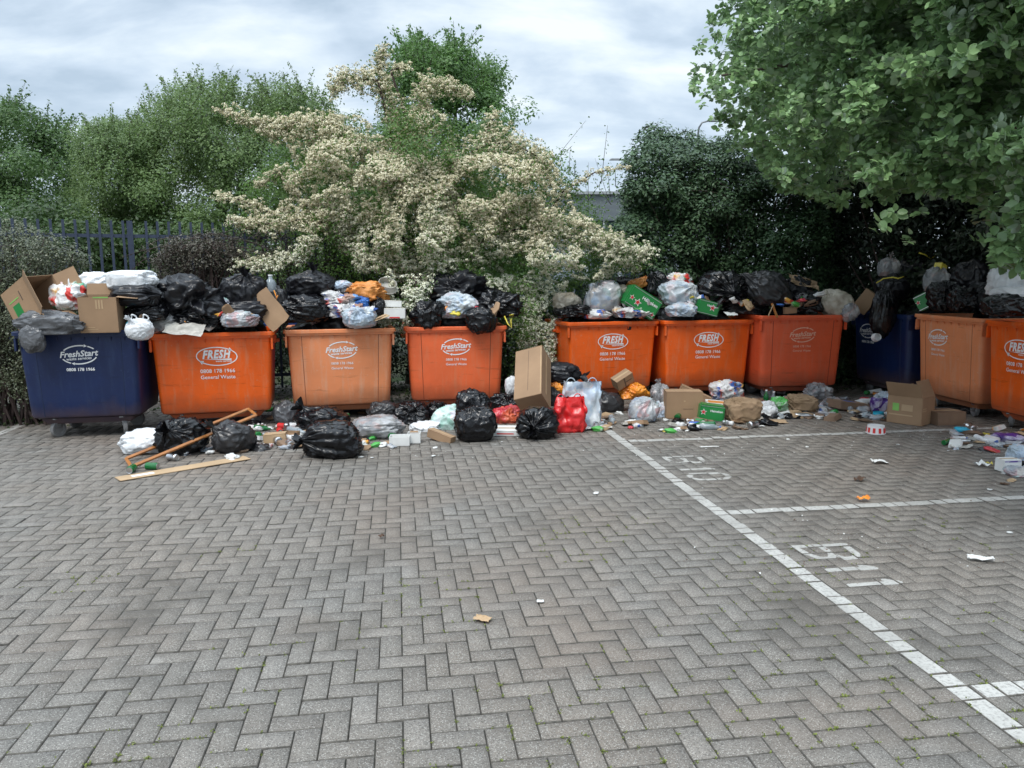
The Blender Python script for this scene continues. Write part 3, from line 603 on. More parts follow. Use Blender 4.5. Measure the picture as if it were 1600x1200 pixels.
while s_ < Lf:
    if min(abs((s_-pd) % 2.75), abs(2.75-(s_-pd) % 2.75)) > .07:
        mb = MB(); mb.box((0, 0, ftop/2+.03), (.032, .014, ftop-.06), rotz)
        if pick is None: pick = mb.obj('picket', FB); o = pick
        else: o = pick.copy(); COL.objects.link(o)
        o.location = off+dv*s_+rotz@Vector((0, -.022, 0)); child_at(o, froot)
    s_ += pitchx
for k in range(-3, 4):
    s_ = pd+2.75*k
    if 0 < s_ < Lf: mb = MB(); mb.box(off+dv*s_+Vector((0, 0, ftop/2)), (.07, .07, ftop), rotz); fch(mb, 'post')
m, nt, b = newmat('corrugated_cladding'); tcg = N(nt, 'ShaderNodeTexCoord').outputs['Object']; b.inputs['Base Color'].default_value = (.27, .3, .33, 1); b.inputs['Roughness'].default_value = .45; b.inputs['Metallic'].default_value = .3
CLAD = m
sh = P(830, 300, 34); sroot = empty('industrial_shed', (sh.x+4, 36, 0), 'low grey corrugated industrial shed seen through the gap right of the blossom tree', 'building')
mb = MB(); x0s, x1s = P(760, 300, 34).x, P(1180, 300, 34).x; zt = P(880, 304, 34).z; ze = P(880, 345, 34).z
n_ = 44
for k in range(n_):
    z = ze+(zt-ze)*(k+.5)/n_; mb.box(((x0s+x1s)/2, 34+.06*(k % 2), z), (x1s-x0s, .08, (zt-ze)/n_*.98))
child_at(mb.obj('fascia', CLAD), sroot)
mb = MB(); mb.box(((x0s+x1s)/2, 39, zt/2-.05), (x1s-x0s-.3, 9.6, zt-.1)); child_at(mb.obj('wall', simple('shed_wall', (.2, .23, .27), .5, var=.1)), sroot)
mb = MB(); mb.box(((x0s+x1s)/2, 38.9, zt+.04), (x1s-x0s+.3, 10.2, .12)); child_at(mb.obj('roof', simple('shed_roof', (.3, .32, .34), .5)), sroot)
for k in range(5):
    mb = MB(); xx = P(905+k*26, 350, 34).x; mb.box((xx, 34.12, ze/2), (.32, .16, ze-.02)); child_at(mb.obj('window', simple('shed_window', (.02, .03, .045), .15, var=.1)), sroot)
    mb = MB(); mb.box((xx+.36, 34.1, ze/2), (.05, .2, ze-.02)); child_at(mb.obj('mullion', simple('shed_mullion', (.5, .52, .55), .4)), sroot)
LM = simple('lamp_column_paint', (.16, .17, .18), .45, .5)
for (px, py, Y, lb, sg) in ((1092, 190, 36, 'grey street lamp column peeping out left of the big tree', 1), (984, 250, 48, 'distant grey street lamp column above the shed roof', -1)):
    t = P(px, py, Y); r_ = empty('street_lamp', (t.x, Y, 0), lb, 'street lamp')
    MB().tube([(0, 0, 0), (0, 0, 1.2), (0, 0, 1.25), (0, 0, t.z-.7), (.04*sg, 0, t.z-.3), (.18*sg, 0, t.z-.08), (.5*sg, 0, t.z)], [.09, .09, .06, .05, .045, .04, .035], 8).obj('column', LM, r_, smooth=True)
    MB().box((.85*sg, 0, t.z+.01), (.75, .22, .11), taper=.7).obj('lantern', LM, r_, bevel=.02)

# ---------------------------------------------------------------- wheeled bins
def text_mesh(s, size, offset=0, shear=0, space=1.0):
    cu = bpy.data.curves.new('t', 'FONT'); cu.body = s; cu.size = size; cu.offset = offset; cu.shear = shear; cu.align_x = 'CENTER'; cu.space_character = space; cu.resolution_u = 2
    o = bpy.data.objects.new('t', cu); COL.objects.link(o); dg = bpy.context.evaluated_depsgraph_get(); dg.update()
    me = bpy.data.meshes.new_from_object(o.evaluated_get(dg)); v = [tuple(x.co) for x in me.vertices]; f = [tuple(p.vertices) for p in me.polygons]
    bpy.data.objects.remove(o); bpy.data.curves.remove(cu); bpy.data.meshes.remove(me); return v, f
def put(mb, vf, x, y, rot=0, sx=1, sy=1):
    n = len(mb.v); c_, s_ = math.cos(rot), math.sin(rot)
    for v in vf[0]: a, b_ = v[0]*sx, v[1]*sy; mb.v.append(Vector((x+a*c_-b_*s_, y+a*s_+b_*c_, 0)))
    mb.f += [tuple(n+i for i in f) for f in vf[1]]
def width(vf): xs = [v[0] for v in vf[0]]; return max(xs)-min(xs)
def fit(mb, vf, x, y, w, rot=0, sy=None):
    k = w/width(vf); cxm = (max(v[0] for v in vf[0])+min(v[0] for v in vf[0]))/2
    put(mb, ([(v[0]-cxm, v[1], 0) for v in vf[0]], vf[1]), x, y, rot, k, sy or k)
def arc(mb, a, b_, t0, t1, w, rot=0, n=26, w1=None):
    base = len(mb.v); c_, s_ = math.cos(rot), math.sin(rot)
    for i in range(n+1):
        t = t0+(t1-t0)*i/n; wi = w+(w1-w)*i/n if w1 else w
        for k in (-.5, .5):
            x, y = (a+k*wi)*math.cos(t), (b_+k*wi)*math.sin(t); mb.v.append(Vector((x*c_-y*s_, x*s_+y*c_, 0)))
    for i in range(n): k = base+2*i; mb.f.append((k, k+1, k+3, k+2))
def arrow(mb, a, b_, t, dirn, sz, rot=0):
    x, y = a*math.cos(t), b_*math.sin(t); tx, ty = -a*math.sin(t)*dirn, b_*math.cos(t)*dirn; l = math.hypot(tx, ty); tx /= l; ty /= l
    pts = [(x+tx*sz, y+ty*sz), (x-ty*sz*.7-tx*sz*.4, y+tx*sz*.7-ty*sz*.4), (x+ty*sz*.7-tx*sz*.4, y-tx*sz*.7-ty*sz*.4)]
    c_, s_ = math.cos(rot), math.sin(rot); n = len(mb.v); mb.v += [Vector((p*c_-q_*s_, p*s_+q_*c_, 0)) for p, q_ in pts]; mb.f.append((n, n+1, n+2))
T_FS = text_mesh('FreshStart', 1, .025, .28); T_WS = text_mesh('waste services', 1, .02, .2); T_NO = text_mesh('0808 178 1966', 1, .008); T_NOB = text_mesh('0808 178 1966', 1, .03)
T_GW = text_mesh('General Waste', 1, .006); T_FR = text_mesh('FRESH', 1, .045, .3, 1.15)
def logo_freshstart(general):
    mb = MB(); r = R(3)
    arc(mb, .17, .095, R(145), R(72), .013, r); arrow(mb, .17, .095, R(68), -1, .022, r); arc(mb, .17, .095, R(58), R(32), .013, r, 8)
    arc(mb, .17, .095, R(-22), R(-108), .013, r); arrow(mb, .17, .095, R(-112), -1, .022, r); arc(mb, .17, .095, R(-122), R(-160), .013, r, 8)
    fit(mb, T_FS, 0, -.018, .37, r); fit(mb, T_WS, -.005, -.052, .24, r)
    fit(mb, T_NOB if not general else T_NO, 0, -.168, .27 if not general else .25)
    if general: fit(mb, T_GW, 0, -.225, .25)
    return mb
def logo_fresh():
    mb = MB(); r = R(-2)
    arc(mb, .21, .1, 0, 2*math.pi, .011, r, 60); arrow(mb, .21, .1, R(50), -1, .032, r); arrow(mb, .21, .1, R(222), -1, .032, r)
    fit(mb, T_FR, 0, -.018, .3, R(1), .125)
    n = len(mb.v); mb.v += [Vector(q) for q in ((-.15, -.032, 0), (.15, -.044, 0), (.15, -.026, 0))]; mb.f.append((n, n+1, n+2))
    fit(mb, T_WS, .07, -.062, .17)
    fit(mb, T_NO, 0, -.182, .36); fit(mb, T_GW, 0, -.25, .36); return mb
def bin_paint(name, col, scuff, fade=.2, rough=.42):
    m, nt, b = newmat(name); tc0 = N(nt, 'ShaderNodeTexCoord').outputs['Object']; oi = N(nt, 'ShaderNodeObjectInfo'); va = N(nt, 'ShaderNodeVectorMath', operation='ADD'); L(nt, tc0, va.inputs[0])
    cx3 = N(nt, 'ShaderNodeCombineXYZ'); L(nt, M(nt, 'MULTIPLY', oi.outputs['Random'], 40.0), cx3.inputs[0]); L(nt, cx3.outputs[0], va.inputs[1]); tc_ = va.outputs[0]
    c = MIX(nt, RAMP(nt, noise_tex(nt, 2.2, 5, vec=tc_), [(.35, 0.0), (.68, 1.0)]), tuple(x*(1-fade) for x in col), tuple(min(1, x*(1+fade*.6)) for x in col))
    mpn = N(nt, 'ShaderNodeMapping'); mpn.inputs['Scale'].default_value = (9, 9, .9); L(nt, tc_, mpn.inputs[0])
    c = MIX(nt, RAMP(nt, noise_tex(nt, 1.6, 6, .7, vec=mpn.outputs[0]), [(.5, 0.0), (.75, .6)]), c, scuff)
    c = MIX(nt, RAMP(nt, noise_tex(nt, 26, 4, .7, vec=tc_), [(.62, 0.0), (.68, .45)]), c, scuff)
    mp2 = N(nt, 'ShaderNodeMapping'); mp2.inputs['Scale'].default_value = (1.2, 1.2, 14); mp2.inputs['Rotation'].default_value = (.1, .3, 0); L(nt, tc_, mp2.inputs[0])
    c = MIX(nt, RAMP(nt, noise_tex(nt, 2.0, 5, .7, vec=mp2.outputs[0]), [(.6, 0.0), (.66, .45)]), c, tuple(x*.45 for x in col))
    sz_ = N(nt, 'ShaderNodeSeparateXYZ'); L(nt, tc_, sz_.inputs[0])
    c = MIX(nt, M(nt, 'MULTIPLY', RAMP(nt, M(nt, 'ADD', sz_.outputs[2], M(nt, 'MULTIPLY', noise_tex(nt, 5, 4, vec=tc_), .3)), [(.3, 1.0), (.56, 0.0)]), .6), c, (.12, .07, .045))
    L(nt, c, b.inputs['Base Color']); b.inputs['Roughness'].default_value = rough; bump(nt, b, noise_tex(nt, 6, 4, vec=tc_), .35, .01); return m
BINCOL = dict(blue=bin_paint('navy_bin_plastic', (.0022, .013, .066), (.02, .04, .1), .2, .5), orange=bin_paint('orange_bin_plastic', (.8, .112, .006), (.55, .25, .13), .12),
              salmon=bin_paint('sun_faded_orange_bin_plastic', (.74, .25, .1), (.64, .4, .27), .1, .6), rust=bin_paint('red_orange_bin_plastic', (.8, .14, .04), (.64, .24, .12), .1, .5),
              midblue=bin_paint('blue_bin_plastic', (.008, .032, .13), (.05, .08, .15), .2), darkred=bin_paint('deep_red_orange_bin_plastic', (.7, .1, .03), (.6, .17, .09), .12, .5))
INSIDE = simple('bin_interior', (.02, .02, .02), .8)
def rrect(w, d, r, n=5):
    pts = []
    for cx_, cy_, a0 in ((w/2-r, -d/2+r, -90), (w/2-r, d/2-r, 0), (-w/2+r, d/2-r, 90), (-w/2+r, -d/2+r, 180)):
        for i in range(n+1): a = R(a0+90*i/n); pts.append((cx_+r*math.cos(a), cy_+r*math.sin(a)))
    return pts
def loft(rings):
    mb = MB(); n = len(rings[0][1])
    for z, pts in rings: mb.v += [Vector((x, y, z)) for x, y in pts]
    for i in range(len(rings)-1):
        for k in range(n): a = i*n; k2 = (k+1) % n; mb.f.append((a+k, a+k2, a+n+k2, a+n+k))
    return mb
D = .98; ZB, ZR = .17, 1.06
def make_bin(px_left_corner, Yc, yaw, Wd, colour, style, label, lx=.5, hs=1.0, wheels=True, zb0=None):
    """corner = front left rim corner; local axes: x along the front, y to the back"""
    t = Yc*CP+H*SP-.56*SP; cx_ = (px_left_corner-800)/FOC*t
    root = empty('waste_bin', (cx_, Yc, 0), label, 'waste bin', rot=(0, 0, yaw))
    mat = BINCOL[colour]; cx0, cy0 = Wd/2, D/2; w0, w1 = (Wd-.08), (Wd-.155); d0, d1 = D-.08, D-.19
    def rg(f, ins=0): return [(x+cx0, y+cy0) for x, y in rrect(w1+(w0-w1)*f-ins, d1+(d0-d1)*f-ins, .07 if style == 'fs' else .045)]
    zb, zr = zb0 or ZB, ZR*hs; zf = lambda f: zb+(zr-.05-zb)*f
    rings = [(zb+.0, rg(0, .08)), (zb+.015, rg(0, .02)), (zb+.04, rg(.02)), (zf(.25), rg(.26)), (zf(.5), rg(.5)), (zf(.75), rg(.76)), (zf(1), rg(1)), (zr, rg(1, .0)), (zr, rg(1, .05)), (zf(.6), rg(.6, .05)), (zf(.3), rg(.3, .06))]
    mb = loft(rings); n = len(rings[0][1]); mb.f.append(tuple(range(n))[::-1]); mb.f.append(tuple((len(rings)-1)*n+k for k in range(n)))
    bo = mb.obj('body', mat, root, smooth=False); 
    for p_ in bo.data.polygons: p_.use_smooth = True
    bo.data.set_sharp_from_angle(angle=R(32)) if hasattr(bo.data, 'set_sharp_from_angle') else None
    # rim: a folded lip with a step, ring shaped
    o1 = [(x+cx0, y+cy0) for x, y in rrect(Wd, D, .05)]; o2 = [(x+cx0, y+cy0) for x, y in rrect(Wd-.035, D-.035, .045)]; i1 = [(x+cx0, y+cy0) for x, y in rrect(w0-.045, d0-.045, .05)]; i0 = [(x+cx0, y+cy0) for x, y in rrect(w0+.004, d0+.004, .06)]
    mb = loft([(zr-.052, i0), (zr-.052, o2), (zr-.028, o2), (zr-.026, o1), (zr+.008, o1), (zr+.014, [(x+cx0, y+cy0) for x, y in rrect(Wd-.012, D-.012, .046)]), (zr+.014, i1), (zr-.03, i1)])
    rm = mb.obj('rim', mat, root)
    # gussets under the lip, side combs and base
    fy = lambda z: cy0-(d1+(d0-d1)*max(0, min(1, (z-zb)/(zr-.05-zb))))/2
    mb = MB(); ng = 8
    for k in range(ng):
        mb = MB(); x = .1+(Wd-.2)*(k+.5)/ng; n = len(mb.v); y_ = fy(zr-.06)
        mb.v += [Vector(q_) for q_ in ((x-.005, y_-.02, zr-.0525), (x-.005, y_+.012, zr-.0525), (x-.005, y_+.012, zr-.115), (x+.005, y_-.02, zr-.0525), (x+.005, y_+.012, zr-.0525), (x+.005, y_+.012, zr-.115))]
        mb.f += [(n, n+2, n+1), (n+3, n+4, n+5), (n, n+3, n+5, n+2)]
        mb.obj('gusset', mat, root)
    for sd_ in (0, 1):
        xx = Wd-.03 if sd_ else .03
        MB().box((xx, .05, zr-.12), (.022, .05, .13)).obj('corner_bracket', mat, root, bevel=.004)
        mb = MB(); mb.box((xx, .5, zr-.1), (.05, .16, .09)); mb.tube([(xx, .5, zr-.12), (xx+(.06 if sd_ else -.06), .5, zr-.12)], .022, 12)
        mb.obj('lifting_lug', mat, root, bevel=.004)
    if style == 'fs':   # creases either side of the front panel, their shade painted as darker strips
        for xx in (.2, Wd-.2):
            xb = .2+(xx > .5)*(Wd-.4); xb2 = cx0+(xb-cx0)*.95; mb = MB()
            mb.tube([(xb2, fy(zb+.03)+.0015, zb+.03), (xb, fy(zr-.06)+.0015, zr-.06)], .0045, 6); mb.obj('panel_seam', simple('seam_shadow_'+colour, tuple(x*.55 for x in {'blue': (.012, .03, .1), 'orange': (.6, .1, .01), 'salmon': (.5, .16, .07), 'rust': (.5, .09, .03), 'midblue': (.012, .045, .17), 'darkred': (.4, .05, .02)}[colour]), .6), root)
    # undertray
    mb = MB(); mb.box((cx0, cy0, zb-.035), (w1-.25, d1-.2, .07), taper=1.12); mb.obj('undertray', mat, root, bevel=.01)
    if wheels:
        for (wx, wy) in ((.27, .22), (Wd-.27, .22), (.27, D-.24), (Wd-.27, D-.24)):
            c_ = bpy.data.objects.new('castor', None); 
            mb = MB(); mb.box((0, 0, zb-.014), (.11, .1, .012)); mb.box((-.026, .01, zb-.06), (.006, .06, .1)); mb.box((.026, .01, zb-.06), (.006, .06, .1)); mb.lathe([(.028, -.02), (.028, 0)], (0, 0, zb-.02), n=12)
            c_ = mb.obj('castor', MT['steel'], root, loc=(wx, wy, 0)); c_.rotation_euler = (0, 0, random.choice((.3, -.5, .9, 1.3)))
            MB().lathe([(.05, -.016), (.056, -.02), (.083, -.021), (.088, -.013), (.088, .013), (.083, .021), (.056, .02), (.05, .016)], (0, .025, .09), (1, 0, 0), 24).obj('wheel', MT['wheelgrey'], c_, smooth=False)
    # lettering lies on the sloping front face
    lg = logo_fresh() if style == 'fr' else logo_freshstart(colour not in ('blue', 'midblue'))
    zc = zb+(zr-zb)*(.72 if style == 'fr' else .74); slope = (fy(zr-.05)-fy(zb))/(zr-.05-zb); th = -math.atan(slope)
    me_ = lg.mesh('logo'); lo = link('logo', me_, MT['inkwhite'] if colour in ('blue', 'orange', 'midblue') else (MT['inkwhite'] if colour in('rust', 'salmon') else MT['inkpink']), root)
    lo.location = (Wd*lx, fy(zc)-.0035, zc); lo.rotation_euler = (R(90)+th, 0, 0)
    return root
make_bin(22, 7.7, R(11), 1.22, 'blue', 'fs', 'navy blue waste bin at the far left end of the row', .5, 1.06, zb0=.22)
make_bin(232, 8.18, R(14), 1.31, 'orange', 'fr', 'bright orange waste bin right beside the navy one at the left end of the row', .53)
make_bin(444, 8.68, R(13), 1.27, 'salmon', 'fs', 'faded salmon waste bin third from the left, its front marked by two upright seams', .51)
make_bin(632, 9.08, R(9), 1.24, 'rust', 'fs', 'red-orange waste bin directly left of the tilted cardboard box', .5)
make_bin(886, 9.85, R(16), 1.31, 'orange', 'fr', 'bright orange waste bin just right of the tilted cardboard box, its left side showing', .5)
make_bin(1037, 10.1, R(12), 1.31, 'orange', 'fr', 'bright orange waste bin between another bright orange bin and a dark red-orange one', .5)
make_bin(1185, 10.1, R(7), 1.25, 'darkred', 'fs', 'dark red-orange waste bin at the right end of the back row under the tree', .5, 1.06)
make_bin(1323, 11.15, R(-80), 1.27, 'blue', 'fs', 'dirty navy waste bin in the shaded corner under the tree', .3, 1.07)
make_bin(1421, 9.88, R(-84), 1.25, 'salmon', 'fs', 'faded salmon waste bin beside the shaded navy bin at right', .36, 1.09)
make_bin(1529, 8.55, R(-84), 1.32, 'orange', 'fr', 'bright orange waste bin cut by the right edge of the picture', .38, 1.09)
make_bin(262, 9.75, R(14), 1.3, 'midblue', 'fs', 'blue waste bin hidden behind the leftmost bright orange bin', .5)
make_bin(452, 10.15, R(12), 1.3, 'midblue', 'fs', 'blue waste bin hidden behind the salmon bin third from the left', .5)
make_bin(850, 11.1, R(14), 1.3, 'midblue', 'fs', 'blue waste bin hidden behind the bin right of the tilted cardboard box', .5)
#@@ITEMS
# ---------------------------------------------------------------- rubbish: sacks
def sack_mesh(name, sx, sy, sz, k, seed, pleat, crump, boxy, flat, slump, nseg=84, nring=54):
    k = Vector(k).normalized(); a = k.orthogonal().normalized(); b_ = k.cross(a); o = Vector((seed*3.17, seed*1.31, seed*.77))
    v = []; f = []; nf = noise.noise
    for i in range(nring+1):
        g = math.pi*(i/nring)**.92; cg, sg = math.cos(g), math.sin(g)
        for j in range(nseg):
            ph = 2*math.pi*j/nseg; d = k*cg+(a*math.cos(ph)+b_*math.sin(ph))*sg
            e = Vector([math.copysign(abs(x)**boxy, x) for x in d])
            cp = Vector((math.cos(ph), math.sin(ph), 0))
            w = 1-2.6*abs(nf(cp*3+Vector((0, 0, g*.55))+o)); w2 = 1-2.6*abs(nf(cp*7.5+Vector((0, 0, g*.8))+o)); w3 = 1-2.6*abs(nf(cp*15+Vector((0, 0, g*.8))+o))
            fade = math.exp(-g/1.25); far = math.exp(-(math.pi-g)/.5)*.35
            r = 1+pleat*(fade+far)*min(1, sg*3)*(w*.7+w2*.75+w3*.35)*1.15
            r += .16*math.exp(-(g/.2)**2)-.13*math.exp(-((g-.42)/.3)**2)
            q = e*1.15+o
            r += crump*(nf(q)*1.5)+crump*.8*((1-min(1, 2.4*abs(nf(q*2.1+d.cross(k)*.6))))**2-.35)+crump*.26*((1-min(1, 2.6*abs(nf(q*4.6+d.cross(k)*1.3))))**2-.35)+crump*.05*(.3-abs(nf(q*11))*2)
            p = e*r
            if p.z < -flat: p.z = -flat-(abs(p.z)-flat)*.12
            if slump: p.x += slump[0]*p.z; p.y += slump[1]*p.z
            v.append((p.x*sx/2, p.y*sy/2, p.z*sz/2))
    for i in range(nring):
        for j in range(nseg):
            j2 = (j+1) % nseg; A = i*nseg; f.append((A+j, A+nseg+j, A+nseg+j2, A+j2))
    me = bpy.data.meshes.new(name); me.from_pydata(v, [], f); me.shade_smooth(); return me, k
def tuft_mesh(k, r, L_, seed):
    k = k.normalized(); a = k.orthogonal().normalized(); b_ = k.cross(a); v = []; f = []; n = 22
    for i, (rr, h) in enumerate(((1.0, -.35), (.55, 0), (.45, .12), (.8, .4), (1.25, .75), (1.5, 1.0))):
        for j in range(n):
            ph = 2*math.pi*j/n; w = 1+.55*(i/5)*math.sin(ph*5+seed)+.3*math.sin(ph*9+seed*2)
            p = k*(h*L_*(1+.3*(i/5)*math.sin(ph*3+seed)))+(a*math.cos(ph)*(1+.4*math.sin(seed))+b_*math.sin(ph)*(1-.4*math.sin(seed)))*r*rr*w
            v.append(tuple(p))
    for i in range(5):
        for j in range(n): j2 = (j+1) % n; A = i*n; f.append((A+j, A+j2, A+n+j2, A+n+j))
    me = bpy.data.meshes.new('knot'); me.from_pydata(v, [], f); me.shade_smooth(); return me
SC = [0]
def sack(label, mt, px, py, w, h, Y, k=(0, -.35, .9), dep=.85, pleat=.13, crump=.13, boxy=.85, flat=.72, slump=None, tuft=True, group=None, cat='rubbish sack', name='rubbish_sack', rot=0, ears=False):
    """px,py centre in the photo, w,h photo pixels. Y=None: rests on the ground with its foot at py"""
    SC[0] += 1; sd_ = SC[0]*1.37
    if mt in ('white', 'clear', 'clearblue', 'greyclear', 'beige', 'tealmint'): crump *= .68
    if Y is not None and px < 240 and py < 540 and Y < 8.3: Y += .1+.12*px/240
    if Y is None:
        g_ = G(px, py+h/2*.96); Y = g_.y; s_ = mpp(px, py, Y); sy = w*s_*dep; Y += sy*.42; s_ = mpp(px, py, Y); sx, sz = w*s_, h*s_
        c = P(px, py, Y); c.z = sz/2*(flat+.03)
    else:
        s_ = mpp(px, py, Y); sx, sz = w*s_, h*s_; sy = min(.75, sx*dep); c = P(px, py, Y)
    me, kk = sack_mesh(name, sx*.92, sy*.92, sz*.95, k, sd_, pleat, crump, boxy, flat, slump)
    o = link(name, me, MT[mt]); o.location = c; o.rotation_euler = (0, R(rot), 0); props(o, label, cat, group)
    e = Vector([math.copysign(abs(x)**boxy, x) for x in kk]); tip = Vector((e.x*sx/2, e.y*sy/2, e.z*sz/2))*1.0
    if tuft:
        t = link('knot', tuft_mesh(tip, min(.032, sx*.07), min(.085, sx*.2), sd_), MT[mt], o); t.location = tip
    if ears:
        for q in (-1, 1):
            mb = MB(); b0 = Vector((q*sx*.22, 0, sz*.4)); ns = []
            for i in range(9):
                a = math.pi*i/8; ns.append(b0+Vector((math.cos(a)*sx*.11, .02*math.sin(a*3), math.sin(a)*sz*.28)))
            mb.tube(ns, [.012, .008, .007, .007, .007, .007, .007, .008, .012], 6); mb.obj('handle', MT[mt], o, smooth=True)
    return o
# bin front distances for things lying on a bin
BF = {1: 7.95, 2: 8.25, 3: 8.75, 4: 9.15, 5: 10.0, 6: 10.1, 7: 10.1, 8: 10.4, 9: 9.4, 10: 8.3}
fill_c = {1: (-4.58, 8.3), 2: (-3.43, 8.82), 3: (-2.1, 9.3), 4: (-.75, 9.66), 5: (1.22, 10.5), 6: (2.54, 10.74), 7: (3.82, 10.72), 8: (5.5, 10.6), 9: (5.85, 9.3), 10: (5.98, 7.95)}
for bi, (fx, fy_) in fill_c.items():
    for (dx, dy_, zt_) in ((-.3, -.1, 1.13), (.28, -.12, 1.12), (-.27, .17, 1.2), (.27, .17, 1.18), (0, 0, 1.24)):
        if bi > 7: dx, dy_ = dy_, dx
        SC[0] += 1; me, kk = sack_mesh('rubbish_sack', *((.5, .42) if bi < 8 else (.4, .48)), .32, (random.uniform(-1, 1), -.6, .6), SC[0]*1.37, .1, .16, .8, .8, None, 36, 24)
        o = link('rubbish_sack', me, MT[random.choice(['black', 'blackmatt', 'darkgrey'])]); o.location = (fx+dx, fy_+dy_, zt_-.16)
        props(o, 'dark sack sunk low inside an overfull bin, mostly buried by the rubbish on top', 'rubbish sack', 'sacks sunk inside the bins')
K = sack
# bin 1
K('long grey sack slumped over the front left rim of the left navy bin', 'grey', 80, 504, 112, 42, 7.62, (-1, -.2, .1), pleat=.09, crump=.16, tuft=False, slump=(-.1, 0), dep=.45)
K('tail of the grey sack hanging down the left navy bin front', 'grey', 50, 526, 42, 40, 7.5, (-.3, 0, -1), tuft=False, dep=.4, flat=2)
K('red and white printed carrier bag between the two open boxes on the left navy bin', 'redwhite', 112, 462, 56, 54, 7.95, (0, 0, 1), crump=.2, tuft=False)
K('white translucent bag bulging above the open boxes on the left navy bin', 'white', 152, 442, 66, 38, 8.15, (.5, 0, .8), crump=.18, tuft=False)
K('white padded bag folded like a cushion on top of the left navy bin', 'white', 207, 436, 72, 34, 8.0, (1, 0, 0), boxy=.5, crump=.07, pleat=.04, tuft=False)
K('black sack under the white padded bag on the left navy bin', 'blackmatt', 212, 461, 78, 40, 7.9, (1, -.1, .1), crump=.08, tuft=False)
K('black sack low between the box flap and the crumpled sack', 'black', 228, 486, 64, 34, 7.95, (0, -1, 0), tuft=False)
K('small white knotted bag hanging over the right corner of the left navy bin', 'white', 218, 512, 42, 34, 7.52, (-.3, -.5, .7), crump=.12, ears=True, cat='carrier bag', name='carrier_bag', flat=2)
# bin 2
K('large crumpled black sack heaped on the left of the leftmost orange bin', 'blackmatt', 294, 470, 104, 66, 8.5, (-.2, -.8, -.5), crump=.34, pleat=.2, tuft=False)
K('crumpled black plastic on the orange bin rim under the largest crumpled sack', 'black', 310, 498, 70, 30, 8.4, (.5, -.8, 0), crump=.3, tuft=False)
K('smoky grey round bag beside the knotted white bag', 'greyclear', 257, 503, 46, 34, 8.3, (.6, -.6, .2), tuft=False)
K('black tied sack with fan creases highest on the leftmost orange bin', 'blackmatt', 382, 454, 72, 58, 8.75, (.15, -.55, .8), pleat=.15)
K('black sack squashed under the tied sack on the leftmost orange bin', 'blackmatt', 385, 484, 90, 38, 8.7, (-1, -.3, 0), tuft=False)
K('pale green and white bag with a yellow drawstring', 'tealmint', 344, 474, 36, 34, 8.6, (0, -.4, .8), crump=.2, tuft=False)
K('clear bag with blue print lying on the orange bin rim', 'clear', 374, 498, 56, 30, 8.4, (1, 0, .3), crump=.17, tuft=False)
K('smoky clear sack with an orange drawstring beside the leaning card sheet', 'darkgrey', 428, 478, 46, 62, 9.0, (0, 0, 1), tuft=False)
# bin 3
K('black sack with pointed top at the back of the salmon bin', 'blackmatt', 485, 444, 76, 44, 9.15, (.1, -.2, .9), crump=.12)
K('black shiny tied sack facing front on the salmon bin', 'black', 478, 484, 84, 50, 8.95, (-.6, -.75, .2), pleat=.17)
K('crumpled orange bag topping the salmon bin', 'orangedull', 572, 458, 60, 32, 9.15, (1, 0, .2), crump=.3, boxy=.6, tuft=False)
K('bright blue crumpled bag beside the shiny sack on the salmon bin', 'bluebag', 521, 484, 26, 26, 9.0, crump=.3, tuft=False)
K('blue scrap of bag under the orange one on the salmon bin', 'bluebag', 566, 472, 20, 18, 8.95, crump=.3, tuft=False)
K('small clear bag with a blue tie at the back of the salmon bin', 'clearblue', 535, 446, 34, 18, 9.2, crump=.2, tuft=False)
K('black sack scrap below the small clear bag on the salmon bin', 'blackmatt', 540, 458, 40, 22, 9.15, (1, 0, 0), tuft=False)
K('white tied bag with radiating creases on the salmon bin rim', 'clearblue', 563, 495, 56, 34, 8.83, (0, -.75, .65), pleat=.14, tuft=False, flat=2)
K('black sack between the orange bag and white cartons on the salmon bin', 'black', 590, 480, 26, 32, 9.05, tuft=False)
K('coloured wrappers stuffed between sacks on the salmon bin', 'multi', 531, 468, 60, 26, 9.1, crump=.4, tuft=False)
K('coloured food wrappers low on the salmon bin', 'multi', 548, 486, 60, 26, 9.0, crump=.4, tuft=False)
# bin 4
K('big loose black sack draped over the top of the red-orange bin', 'blackmatt', 722, 456, 92, 56, 9.75, (-.4, -.4, .7), crump=.34, pleat=.2, tuft=False)
K('crumpled black sack at the back left of the red-orange bin', 'blackmatt', 690, 440, 36, 30, 9.9, crump=.3, tuft=False)
K('creased black sack slumped to the right of the red-orange bin', 'black', 776, 478, 62, 46, 9.5, (.9, -.5, -.2), crump=.3, pleat=.2, tuft=False)
K('white grey crumpled sheet bag in the middle of the red-orange bin', 'clearblue', 714, 482, 66, 40, 9.4, (-.7, -.3, .5), crump=.34, tuft=False)
K('black sack with a pale stripe hanging over the left rim of the red-orange bin', 'black', 668, 492, 52, 44, 9.25, (.2, -.5, .8), crump=.2, tuft=False, flat=2)
K('black see-through sack of scraps hanging over the rim of the red-orange bin', 'black', 752, 500, 54, 42, 9.2, (-.1, -.3, .9), crump=.12, tuft=False, flat=2)
